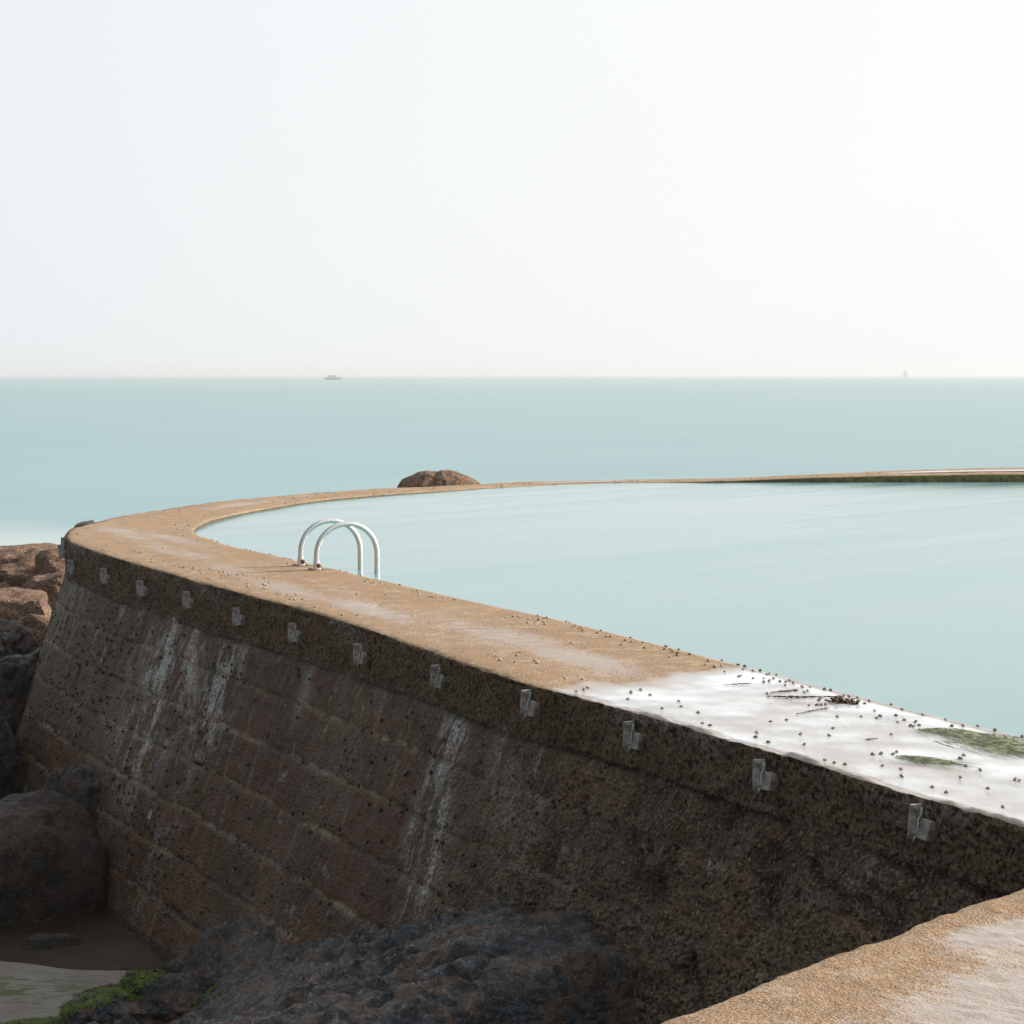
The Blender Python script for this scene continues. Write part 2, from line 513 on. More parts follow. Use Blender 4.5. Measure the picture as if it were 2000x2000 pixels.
px_o, py_o = project(OUT)

# --- wall top (coping): inner face, deck, outer cap face in one section
ND = 58
vv = np.linspace(0, 1, ND)
# finer towards the outer arris
vv = np.sort(np.r_[vv, 1 - 0.004 * np.arange(1, 8)])
ND = len(vv)
deck = INN[:, None, :] * (1 - vv)[None, :, None] + OUT[:, None, :] * vv[None, :, None]
uu = np.repeat(U[:, None], ND, 1)
nz = fbm(deck * np.array([1.2, 1.2, 1]), 4, 3) * 0.010 + fbm(deck * 9.0, 3, 11) * 0.004
edge_v = np.minimum(vv, 1 - vv)[None, :] * 1.4
dpx, dpy = project(deck)
# the near end of the wall top lies a little lower and is flooded
flood_line = fbm(np.stack([deck[..., 0] * 1.3, deck[..., 1] * 1.3, 0 * uu], -1), 3, 5) * 0.30 + fbm(np.stack([deck[..., 0] * 6, deck[..., 1] * 3, 0 * uu], -1), 4, 6) * 0.22
tt = -0.42 * deck[..., 0] + 0.908 * (deck[..., 1] - 12.16)       # distance along the near run
flood = sstep(0.42, -0.85, tt - (-0.02 - 0.55 * (vv[None, :] - 0.5)) + flood_line * 0.8) * (deck[..., 1] < 16)
nz = nz - 0.028 * flood * sstep(0.0, 0.10, edge_v) + flood * fbm(deck * 3.1, 4, 21) * 0.008 * sstep(0, .2, edge_v)
rimd = (1 - vv)[None, :] * 1.4
nz = nz + flood * np.exp(-((rimd - 0.05) / 0.035) ** 2) * (0.35 + 1.0 * fbm(deck * 5.0, 3, 23)) * 0.026
arris = np.exp(-((1 - vv) * 1.4 / 0.016))[None, :] * 0.014 + np.exp(-(vv * 1.4 / 0.03))[None, :] * 0.012
crumble = (fbm(deck * 11, 4, 31, 0.6) * 0.5 + 0.5) * np.exp(-((1 - vv) * 1.4 / 0.05))[None, :] * 0.05
deck[..., 2] += nz - arris - crumble * 0.7
# wet patches down the middle of the walk
wetn = fbm(np.stack([tt * 0.55, vv[None, :] * 1.9 + 0 * uu, 0 * uu], -1), 4, 41)
mid = np.exp(-((vv[None, :] - 0.50) / 0.22) ** 2)
wet = np.clip(mid * (0.40 + 1.1 * wetn), 0, 1)
def blob(px, py, cx, cy, rx, ry, sl=0.0):
    return np.exp(-(((px - cx) / rx) ** 2 + ((py - cy - sl * (px - cx)) / ry) ** 2))
def wblob(cx, cy, ru_, rv):
    c = at(cx, cy, 0)[:2]
    d = deck[..., :2] - c
    a_ = d @ np.array([-0.42, 0.908]); b_ = d @ np.array([0.908, 0.42])
    return np.exp(-((a_ / ru_) ** 2 + (b_ / rv) ** 2))
wet = np.maximum(wet * 0.7, 0.75 * wblob(560, 1150, 1.6, .25))
for cx, cy, a_, b_, s_ in ((720, 1190, 1.3, .26, .85), (1130, 1285, 1.0, .26, .95), (960, 1255, .8, .2, .6), (330, 1050, 2.0, .25, .7), (230, 1035, 1.2, .3, .75), (450, 1110, 1.2, .3, .6), (560, 965, 2.0, .3, .5), (1200, 1312, .5, .5, .5)):
    wet = np.maximum(wet, s_ * wblob(cx, cy, a_, b_))
wet = np.maximum(wet, sstep(0.25, 0.7, flood))
wet = np.where(deck[..., 1] > 34.5, np.maximum(wet, 0.75 * np.exp(-((vv[None, :] - 0.45) / 0.25) ** 2) * sstep(-0.2, 0.3, fbm(deck * 0.4, 3, 77))), wet)
wet = np.where(flood > 0.3, wet, wet * sstep(0.0, 0.05, (1 - vv)[None, :] * 1.4))

CAPH = 0.47
NC = 22
cd = np.linspace(0.012, CAPH, NC)
capz = OUT[:, None, 2] - cd[None, :]
TRUN = np.interp(-0.42 * OUT[:, 0] + 0.908 * (OUT[:, 1] - 12.16), [-4, -1.5, 0.5, 3.3, 6, 9.5], [0.30, 0.31, 0.34, 0.395, 0.41, 0.43])
lowj = fbm(np.stack([U * 0.8, 0 * U, 0 * U], 1), 4, 51) * 0.022
capz = OUT[:, None, 2] - cd[None, :] * ((TRUN + lowj) / CAPH)[:, None]
cp0 = np.stack([np.repeat(U[:, None], NC, 1), capz, 0 * capz], -1)
disp = fbm(cp0 * 2.2, 4, 61) * 0.020 + fbm(cp0 * 13, 4, 62, 0.7) * 0.028
disp *= sstep(0, 0.03, cd)[None, :] * 0.7 + 0.3
cap = np.empty((NU, NC, 3))
cap[..., :2] = OUT[:, None, :2] + NRM[:, None, :] * (disp + 0.006)[..., None]
cap[..., 2] = capz + fbm(cp0 * 11, 3, 63) * 0.006
und = np.empty((NU, 2, 3))
und[:, 0, :2] = OUT[:, :2] - NRM * 0.012; und[:, 0, 2] = cap[:, -1, 2] - 0.012
und[:, 1, :2] = OUT[:, :2] - NRM * 0.12; und[:, 1, 2] = cap[:, -1, 2] - 0.012
NI = 9
idp = np.linspace(1.2, 0.006, NI) ** 1.0
idp = 1.2 * (np.linspace(1, 0.06, NI)) ** 2
inner = np.empty((NU, NI, 3))
ip0 = np.stack([np.repeat(U[:, None], NI, 1) * 1.0, -np.repeat(idp[None, :], NU, 0), np.zeros((NU, NI))], -1)
idn = (INN[:, :2] - OUT[:, :2]); idn /= np.linalg.norm(idn, axis=1)[:, None]
inner[..., :2] = INN[:, None, :2] + idn[:, None, :] * (0.004 + fbm(ip0 * 4, 4, 71) * 0.02 * sstep(0, .1, idp)[None, :] + 0.05 * np.sqrt(idp)[None, :])[..., None]
inner[..., 2] = INN[:, None, 2] - idp[None, :] - 0.012
sec = np.concatenate([inner, deck, cap, und], 1)
NS = sec.shape[1]
def pad(a, val=0.0):
    o = np.full((NU, NS), val); o[:, NI:NI + ND] = a; return o
def padc(a):
    o = np.zeros((NU, NS)); o[:, NI + ND:NI + ND + NC] = a; return o
cap_pale = sstep(0.05, 0.45, fbm(np.stack([cp0[..., 0] * 1.6, cp0[..., 1] * 0.6, cp0[..., 2]], -1), 3, 81)) * sstep(0.25, 0.0, cd)[None, :]
cap_grey = sstep(1.0, -2.5, (-0.42 * OUT[:, 0] + 0.908 * (OUT[:, 1] - 12.16)))[:, None] * np.ones(NC)[None, :]
green = np.zeros((NU, NS)); green[:, :NI + 2] = (sstep(3.0, 6.5, OUT[:, 0]) * (OUT[:, 1] > 30))[:, None]
fi = grid_faces(NU, NS)
jj = fi[:, 0] % NS
midx = np.where(jj < NI - 1, 2, np.where(jj < NI + ND - 2, 0, 1))
wall_root = empty('pool_wall', (float(OUT[700, 0]), float(OUT[700, 1]), -2.8))
tag(wall_root, 'long curved sea wall of tan topped dark stone enclosing the turquoise pool, with steel brackets', 'wall')
def to_local(V, root):
    return np.asarray(V, float) - np.array(root.location)
coping = mesh_from('coping', to_local(sec.reshape(-1, 3), wall_root), fi[:, ::-1], [DECK, CAP, INNER],
                   dict(wet=pad(wet), pool=pad(flood), pale=padc(cap_pale), grey=padc(cap_grey), green=green), wall_root, midx)

# --- battered block face below the coping
DM = 3.7
dd = np.r_[np.arange(CAPH - 0.04, 3.1, 0.022), np.linspace(3.1, DM, 8)]
NF = len(dd)
last = int(np.searchsorted(U, np.interp(0, [0], [0]) + U[np.argmax(OUT[:, 1] > 27)])) + 60
sel = np.r_[np.arange(0, last), np.arange(last, NU, 6)]
Uf = U[sel]
Fu, Fd = np.meshgrid(Uf, dd, indexing='ij')
COURSE, BLK = 0.365, 0.52
warp = fbm(np.stack([Fu * 0.7, Fd * 0.7, 0 * Fu], -1), 3, 91) * 0.03 + fbm(np.stack([Fu * 6, Fd * 6, 0 * Fu], -1), 3, 92) * 0.02
row = (Fd - CAPH + 0.06 + warp) / COURSE
ri_ = np.floor(row); rf = row - ri_
off = _hash(ri_.astype(np.int64), np.zeros_like(ri_, np.int64), np.zeros_like(ri_, np.int64), 5) * 0.9
cu = (Fu + warp * 0.8) / BLK + off * 1.0 + 0.5 * (ri_ % 2)
ci = np.floor(cu); cf = cu - ci
# uneven block lengths
jit = (_hash(ci.astype(np.int64), ri_.astype(np.int64), np.zeros_like(ri_, np.int64), 8) - 0.5) * 0.3
cf2 = np.minimum(np.abs(cf), np.abs(1 - cf)) * BLK
rf2 = np.minimum(rf, 1 - rf) * COURSE
jh = np.exp(-(rf2 / 0.016) ** 2); jv = np.exp(-(cf2 / 0.014) ** 2) * 0.9
joint = np.maximum(jh, jv)
blk = _hash(ci.astype(np.int64), ri_.astype(np.int64), np.zeros_like(ri_, np.int64), 6)
tface = (-0.42 * OUT[sel, 0] + 0.908 * (OUT[sel, 1] - 12.16))[:, None] + 0 * Fd
ero = sstep(1.5, -2.0, tface)                              # the near run is worn and pitted
p3 = np.stack([Fu, Fd, 0 * Fu], -1)
gate = sstep(-0.45, 0.15, fbm(p3 * 1.3, 3, 93))
joint_a = joint * (0.25 + 0.75 * gate) * (1 - 0.15 * ero)
dsp = (blk - 0.5) * 0.014 * (1 - 0.5 * ero) - np.maximum(jh, jv * 0.6) * 0.018 * (1 - 0.3 * ero) + fbm(p3 * 2.0, 4, 94) * 0.03 * (0.6 + ero) + fbm(p3 * 12, 4, 95, 0.7) * 0.024 * (0.7 + 0.9 * ero)
pits = sstep(0.38, 0.62, fbm(p3 * np.array([3.4, 2.2, 1]), 3, 96)) * (0.25 + 0.75 * ero)
dsp -= pits * 0.045
crack = sstep(0.07, 0.0, np.abs(fbm(p3 * np.array([1.1, 2.0, 1]) + 7, 3, 97))) * ero * sstep(0.0, 0.3, fbm(p3 * 0.9, 2, 98))
dsp -= crack * 0.03
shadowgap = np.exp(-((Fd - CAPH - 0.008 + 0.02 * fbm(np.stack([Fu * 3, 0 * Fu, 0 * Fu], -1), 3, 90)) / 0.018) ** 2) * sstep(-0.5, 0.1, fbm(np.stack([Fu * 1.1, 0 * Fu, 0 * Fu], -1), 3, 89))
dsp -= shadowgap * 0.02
offs = 0.006 + 0.335 * np.maximum(Fd - CAPH, 0) + dsp
face = np.empty(Fu.shape + (3,))
face[..., :2] = OUT[sel][:, None, :2] + NRM[sel][:, None, :] * offs[..., None]
face[..., 2] = OUT[sel, 2][:, None] - Fd - (TRUN + lowj - CAPH)[sel][:, None]
fpx, fpy = project(face)
def face_uv(x, y):
    d = (fpx - x) ** 2 + (fpy - y) ** 2
    d = np.where(OUT[sel, 1][:, None] > 24.5, 1e9, d)
    i, j = np.unravel_index(np.argmin(d), d.shape)
    return i, j
def uvzone(pts, wu, d0_, d1_):
    """soft upright band of the wall face through one photographed spot"""
    i, j = face_uv(*pts)
    return np.exp(-((Fu - Uf[i]) / wu) ** 2) * sstep(d0_ - 0.12, d0_ + 0.05, Fd) * sstep(d1_ + 0.35, d1_ - 0.25, Fd)
pale = np.zeros_like(Fu)
for (x, y), wu, a0, a1, s in (((335, 1290), 0.85, 0.45, 1.6, 1.0), ((440, 1290), 0.42, 0.45, 1.35, 1.0), ((290, 1400), .5, 0.9, 1.9, .8), ((870, 1480), 0.22, 0.5, 1.5, 1.0),
                             ((845, 1620), 0.26, 0.9, 1.75, 0.85), ((605, 1330), 0.12, 0.5, 0.8, .5), ((120, 1230), 0.7, 0.5, 1.0, .45), ((1085, 1560), .35, .8, 1.4, .35), ((1000, 1410), .12, .47, .75, .7), ((245, 1250), .5, .46, .6, .7)):
    pale = np.maximum(pale, s * uvzone((x, y), wu, a0, a1))
pale = np.maximum(pale, 0.30 * sstep(0.25, 0.6, fbm(p3 * np.array([1.6, 0.5, 1]), 3, 99)))
grey = np.clip(0.02 + 0.75 * ero * (0.5 + 0.8 * fbm(p3 * 0.8, 3, 100)) + 0.5 * sstep(0.05, 0.45, fbm(p3 * 0.7 + 3, 3, 101)) + 0.5 * sstep(2.0, 2.8, Fd), 0, 1)
ffi = grid_faces(len(sel), NF)
facem = mesh_from('stone_face', to_local(face.reshape(-1, 3), wall_root), ffi[:, ::-1], FACE,
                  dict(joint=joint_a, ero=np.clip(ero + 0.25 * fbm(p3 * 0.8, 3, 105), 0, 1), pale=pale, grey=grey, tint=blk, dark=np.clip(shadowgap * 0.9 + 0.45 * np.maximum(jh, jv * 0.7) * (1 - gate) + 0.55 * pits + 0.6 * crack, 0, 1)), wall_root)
uvl = facem.data.uv_layers.new(name='UVMap')
li = np.empty(len(facem.data.loops), np.int32); facem.data.loops.foreach_get('vertex_index', li)
uvl.data.foreach_set('uv', np.stack([Fu.ravel()[li], Fd.ravel()[li]], 1).astype(np.float32).ravel())

# ------------------------------------------------------------------ near ledge in the bottom right corner
ea, eb = at(1304, 2000, 0)[:2], at(2000, 1731, 0)[:2]
ed = (eb - ea) / np.linalg.norm(eb - ea)
nin = np.array([ed[1], -ed[0]])                       # towards the viewer's side
L0 = ea - ed * 8.5 + np.array([-ed[1], ed[0]]) * 0.03
nL, nW = 560, 190
ls = np.r_[np.linspace(0, 7.6, 60), np.linspace(7.6, 11.6, nL)[1:]]
ws = np.r_[np.linspace(0, 0.06, 7), np.linspace(0.06, 2.6, nW)[1:], np.linspace(2.6, 4.4, 8)[1:]]
Lg, Wg = np.meshgrid(ls, ws, indexing='ij')
led = np.zeros(Lg.shape + (3,))
wob = fbm(np.stack([Lg * 1.3, 0 * Lg, 0 * Lg], -1), 4, 111) * 0.022 + fbm(np.stack([Lg * 9, 0 * Lg, 0 * Lg], -1), 3, 112) * 0.018
led[..., :2] = L0 + ed * Lg[..., None] + nin * (Wg + wob * np.exp(-Wg / 0.15))[..., None]
# the ledge ends against the outer side of the pool wall
wdist = -0.908 * led[..., 0] - 0.42 * (led[..., 1] - 12.16)
push = np.minimum(0, wdist - 0.035)
led[..., 0] += -push * -0.908
led[..., 1] += -push * -0.42
led[..., 2] = fbm(led * 1.5, 4, 113) * 0.012 + fbm(led * 14, 4, 114, 0.65) * 0.006 - 0.014 * np.exp(-Wg / 0.03)
lwet = sstep(0.10, 0.50, Wg + fbm(led * 1.4, 3, 117) * 0.35) * (0.92 + 0.9 * fbm(led * np.array([2.2, 4.0, 1]), 4, 115))
lwet = np.clip(lwet, 0, 1) * sstep(0.06, 0.22, Wg)
led[..., 2] -= lwet * 0.004
sk = np.empty((len(ls), 3, 3))
for q, (wz, oo) in enumerate(((-3.6, -0.5), (-1.6, -0.16), (-0.12, 0.0))):
    sk[:, q, :2] = led[:, 0, :2] - nin * (-oo)
    sk[:, q, 2] = wz
ledge_v = np.concatenate([sk, led], 1)
lf = grid_faces(len(ls), ledge_v.shape[1])
lm = np.where(lf[:, 0] % ledge_v.shape[1] < 2, 1, 0)
ledge_root = empty('landing_wall', (float(ea[0]), float(ea[1]), -2.8))
tag(ledge_root, 'sunlit tan concrete wall top with puddles crossing the bottom right corner', 'wall')
lw = np.zeros(ledge_v.shape[:2]); lw[:, 3:] = lwet
mesh_from('wall_top', to_local(ledge_v.reshape(-1, 3), ledge_root), lf[:, ::-1], [DECK, CAP], dict(wet=lw, pool=0 * lw + 1, pale=0 * lw, grey=0 * lw), ledge_root, lm)

# ------------------------------------------------------------------ water
SEA_Z = -3.25
POOL_Z = -0.062
nr = np.r_[0, np.geomspace(3, 9500, 150)]
na = 180
aa = np.linspace(0, 2 * math.pi, na, endpoint=False)
sv = [(0, 30, SEA_Z)]
for r_ in nr[1:]:
    for a_ in aa: sv.append((r_ * math.sin(a_), 30 + r_ * math.cos(a_), SEA_Z))
sf = [(0, 1 + (k + 1) % na, 1 + k) for k in range(na)]
for q in range(len(nr) - 2):
    b0 = 1 + q * na; b1 = b0 + na
    for k in range(na):
        sf.append((b0 + k, b0 + (k + 1) % na, b1 + (k + 1) % na, b1 + k))
sv = np.array(sv)
foam = np.exp(-(((sv[:, 0] + 16) / 7) ** 2 + ((sv[:, 1] - 60) / 9) ** 2)) * 0.42
SEA = mat_water('sea_water', (0.148, 0.292, 0.325), 0.30, (0.010, 0.05, 1), 0.35, 0.03, True, shallow=(0.165, 0.325, 0.35))
sea = mesh_from('sea', sv, sf, SEA, dict(foam=foam))
tag(sea, kind='structure')
# pool water: follows the inner edge of the wall
pw = M('pool_water')
pv = pw.noise(pw.along(0.80, (0.07, 0.85, 1)), 1.0, 4, 0.55, 0.25)
pv2 = pw.noise(pw.along(0.72, (0.2, 2.6, 1)), 1.0, 4, 0.6)
pw.set(color=pw.mix(pw.rng(pv, 0.34, 0.66), (0.140, 0.292, 0.310), (0.195, 0.350, 0.362)), rough=pw.rng(pv, 0.35, 0.65, 0.13, 0.22), ior=1.33,
       normal=pw.bump(pw.math('ADD', pv, pw.math('MULTIPLY', pv2, 0.12)), 0.010, 1.0))
POOL = pw.m
ip = INN[::8, :2] + (OUT[::8, :2] - INN[::8, :2]) * 0.18
poly = np.vstack([ip, [[26, ip[-1, 1]], [26, ip[0, 1]]]])
bm = bmesh.new()
bmv = [bm.verts.new((float(x), float(y), POOL_Z)) for x, y in poly]
bm.faces.new(bmv)
bmesh.ops.triangulate(bm, faces=bm.faces[:])
pool = bm_obj('pool_water', bm, POOL, smooth=False)
if pool.data.polygons[0].normal.z < 0: pool.data.flip_normals()
tag(pool, kind='structure')

# thin film of water over the low end of the wall top
mf = M('water_film')  # milky base colour also stands in for the bright sky reflection
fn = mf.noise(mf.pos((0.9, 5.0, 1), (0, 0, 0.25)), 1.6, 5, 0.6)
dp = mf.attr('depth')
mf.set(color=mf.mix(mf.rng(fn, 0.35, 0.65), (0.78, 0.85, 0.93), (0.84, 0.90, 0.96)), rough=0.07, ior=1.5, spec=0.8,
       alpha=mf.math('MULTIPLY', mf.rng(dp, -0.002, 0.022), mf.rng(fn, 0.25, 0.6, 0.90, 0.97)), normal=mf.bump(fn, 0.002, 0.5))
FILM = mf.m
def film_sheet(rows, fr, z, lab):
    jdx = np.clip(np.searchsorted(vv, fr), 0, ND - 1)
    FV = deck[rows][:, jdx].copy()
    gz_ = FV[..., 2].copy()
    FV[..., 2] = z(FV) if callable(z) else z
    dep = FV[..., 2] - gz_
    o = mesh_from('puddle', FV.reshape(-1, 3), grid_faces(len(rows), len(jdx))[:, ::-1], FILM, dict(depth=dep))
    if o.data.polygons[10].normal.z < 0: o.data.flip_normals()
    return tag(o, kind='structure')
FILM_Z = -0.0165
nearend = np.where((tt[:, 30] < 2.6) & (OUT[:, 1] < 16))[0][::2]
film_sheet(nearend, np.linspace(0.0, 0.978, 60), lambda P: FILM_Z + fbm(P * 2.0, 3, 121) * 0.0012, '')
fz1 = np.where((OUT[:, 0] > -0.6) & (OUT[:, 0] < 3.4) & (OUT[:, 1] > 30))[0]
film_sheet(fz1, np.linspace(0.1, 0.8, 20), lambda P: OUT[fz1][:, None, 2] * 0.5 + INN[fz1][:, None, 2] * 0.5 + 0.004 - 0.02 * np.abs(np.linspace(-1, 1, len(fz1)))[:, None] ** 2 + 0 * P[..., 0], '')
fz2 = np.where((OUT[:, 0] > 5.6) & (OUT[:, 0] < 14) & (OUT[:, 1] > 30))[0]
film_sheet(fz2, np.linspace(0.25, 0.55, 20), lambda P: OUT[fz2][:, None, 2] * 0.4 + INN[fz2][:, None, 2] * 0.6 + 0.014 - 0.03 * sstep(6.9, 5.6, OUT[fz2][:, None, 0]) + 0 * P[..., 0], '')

# ------------------------------------------------------------------ sand, tide pool, bedrock
def mat_sand():
    m = M('damp_sand')
    p = m.pos()
    c = m.mix(m.rng(m.noise(p, 1.3, 4), 0.35, 0.65), (0.22, 0.195, 0.17), (0.28, 0.26, 0.23))
    c = m.mix(m.math('MULTIPLY', m.attr('wetsand'), 0.9), c, (0.085, 0.066, 0.046))
    c = m.mix(m.rng(m.noise(p, 70, 3), 0.38, 0.5, 0.45, 0), c, (0.10, 0.085, 0.07))
    gr = m.math('MULTIPLY', m.attr('algae'), m.rng(m.noise(m.pos((3, 9, 1), (0, 0, .3)), 2, 5, .7), 0.47, 0.6))
    c = m.mix(gr, c, (0.06, 0.085, 0.015))
    m.set(color=c, rough=m.mixf(m.attr('wetsand'), 0.8, 0.25), normal=m.bump(m.noise(p, 40, 4, 0.6), 0.012, 0.7))
    return m.m
SANDM = mat_sand()
gx = np.r_[np.linspace(-40, -9, 40), np.linspace(-9, -1, 200)[1:], np.linspace(-1, 6, 20)[1:]]
gy = np.r_[np.linspace(0, 12, 20), np.linspace(12, 20, 200)[1:], np.linspace(20, 60, 100)[1:]]
GX, GY = np.meshgrid(gx, gy, indexing='ij')
gz = -2.76 + fbm(np.stack([GX * 0.5, GY * 0.5, 0 * GX], -1), 4, 131) * 0.06
ba = at(0, 1880, -2.76); bb = at(150, 1897, -2.76); bc = at(395, 1900, -2.76)
# edge of the hollow with standing water at the foot of the wall
wedge = np.interp(GX, [-9, ba[0], bb[0], bc[0], -1], [17.5, ba[1], bb[1], bc[1], bc[1] - .4])
dip = sstep(-0.02, 0.25, GY - wedge + fbm(np.stack([GX * 1.5, GY * 1.5, 0 * GX], -1), 3, 132) * 0.12) * (GY < 24) * (GX > -7)
gz = gz - 0.14 * dip
gz -= sstep(24, 50, GY) * 0.9 + sstep(-10, -30, GX) * 1.0
wsand = np.clip(dip, 0, 1)
sal = np.exp(-((GX + 3.6) / 0.5) ** 2 - ((GY - 14.9) / 0.5) ** 2)
sand = mesh_from('sand', np.stack([GX, GY, gz], -1).reshape(-1, 3), grid_faces(len(gx), len(gy))[:, ::-1], SANDM, dict(wetsand=wsand, algae=sal))
if sand.data.polygons[5].normal.z < 0: sand.data.flip_normals()
tag(sand, kind='structure')
mt = M('tide_pool_water')
mt.set(color=(0.045, 0.034, 0.022), rough=0.05, ior=1.33, alpha=0.38, normal=mt.bump(mt.noise(mt.pos(), 6, 3), 0.002))
tp = mesh_from('tide_pool', np.array([(-7, 14.5, -2.815), (-1.5, 14.5, -2.815), (-1.5, 23, -2.815), (-7, 23, -2.815)]), [(0, 1, 2, 3)], mt.m, smooth=False)
tag(tp, kind='structure')

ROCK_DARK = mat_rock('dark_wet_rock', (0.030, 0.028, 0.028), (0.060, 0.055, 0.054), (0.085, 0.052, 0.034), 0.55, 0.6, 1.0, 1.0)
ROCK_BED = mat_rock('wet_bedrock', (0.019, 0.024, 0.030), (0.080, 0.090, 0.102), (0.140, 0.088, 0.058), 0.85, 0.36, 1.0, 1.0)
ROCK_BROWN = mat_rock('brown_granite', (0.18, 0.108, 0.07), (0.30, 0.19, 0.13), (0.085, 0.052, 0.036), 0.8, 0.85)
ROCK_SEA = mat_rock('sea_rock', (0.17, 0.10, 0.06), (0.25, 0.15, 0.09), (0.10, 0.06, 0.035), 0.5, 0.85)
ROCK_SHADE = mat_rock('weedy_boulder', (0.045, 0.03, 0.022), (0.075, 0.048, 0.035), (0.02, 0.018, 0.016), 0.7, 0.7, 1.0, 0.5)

bx = np.linspace(-3.4, 2.2, 300); by = np.linspace(5.5, 18.2, 520)
BX, BY = np.meshgrid(bx, by, indexing='ij')
bw = -0.908 * BX - 0.42 * (BY - 12.16)
bt = -0.42 * BX + 0.908 * (BY - 12.16)
Dj = np.interp(bt, [-6, -2.45, -2.2, -2.0, -1.46, -0.6, 0.3, 0.97, 2.2, 3.385, 4.1, 4.7, 6], [2.1, 2.0, 1.95, 1.30, 1.20, 1.33, 1.58, 1.72, 2.05, 2.36, 2.66, 2.95, 3.2])
b3 = np.stack([BX, BY, 0 * BX], -1)
st_dir = np.stack([bt * 0.85 + bw * 0.6, bw * 2.6 - bt * 1.3, 0 * bt], -1)
ridge = 1 - np.abs(fbm(st_dir * 1.5, 5, 141, 0.55)) * 2.4
lump = fbm(b3 * 1.7, 5, 142)
bil = np.abs(fbm(st_dir * 0.75 + 3, 3, 144, 0.45)) * 1.6
# slabs: the upper envelope of many tilted, pointed facets
rs = np.random.default_rng(55)
q_a = bt * 0.80 + bw * 0.60; q_b = bw * 0.80 - bt * 0.60
def slabs(n, la, lb, hv, seed):
    r_ = np.random.default_rng(seed)
    E = np.full(bt.shape, -9.0)
    for k in range(n):
        t0_, w0_ = r_.uniform(-3.2, 5.5), r_.uniform(-0.2, 2.6)
        a0, b0 = t0_ * 0.80 + w0_ * 0.60, w0_ * 0.80 - t0_ * 0.60
        da, db = (q_a - a0) / la, (q_b - b0) / lb
        g1, g2 = r_.normal(0, 0.55), r_.normal(0, 0.55)
        p1 = np.maximum(np.abs(da + 0.35 * db), np.abs(db) * 1.1)
        E = np.maximum(E, r_.uniform(-0.5, 1.0) + g1 * da + g2 * db - np.maximum(p1 - 0.25, 0) * 1.9)
    return E * hv
wx = fbm(b3 * 2.3, 4, 148) * 0.10
q_a = q_a + wx; q_b = q_b + fbm(b3 * 2.3 + 5, 4, 149) * 0.07
env = slabs(420, 0.25, 0.095, 0.085, 1) + slabs(1500, 0.10, 0.042, 0.030, 2) + 0.060 * (1 - 2 * np.abs(fbm(st_dir * 3.6, 4, 146))) + 0.022 * (1 - 2 * np.abs(fbm(st_dir * 8.0, 3, 155)))
env = 0.17 * np.tanh((env - np.median(env[(bw > 0.2) & (bw < 1.6)])) / 0.17)
bz = (-Dj - np.interp(bt, [-1, 2.4, 3.4], [0.10, 0.45, 0.9]) * np.clip(bw - 0.3 * Dj, -0.3, 3) - np.interp(bt, [-1.5, 0.5], [0.10, 0.0]) + 0.07 * lump + 0.085 * (1 - 2 * np.abs(fbm(st_dir * 1.9, 4, 150)))
      + env + fbm(b3 * 9, 4, 147, 0.6) * 0.018)
def bump_at(px, py, z, r, h):
    h = h * 0.45
    c = at(px, py, z)
    return h * np.exp(-(((BX - c[0]) ** 2 + (BY - c[1]) ** 2) / r ** 2))
bz += bump_at(1080, 1900, -1.25, 0.30, 0.16) + bump_at(660, 1875, -1.9, 0.30, 0.12) + bump_at(900, 1950, -1.6, 0.25, 0.12)
bz = np.where(bw < -0.2, np.minimum(bz, -1.6), bz)
bed = mesh_from('bedrock', np.stack([BX, BY, bz], -1).reshape(-1, 3), grid_faces(len(bx), len(by))[:, ::-1], ROCK_BED)
if bed.data.polygons[5].normal.z < 0: bed.data.flip_normals()
tag(bed, kind='structure')

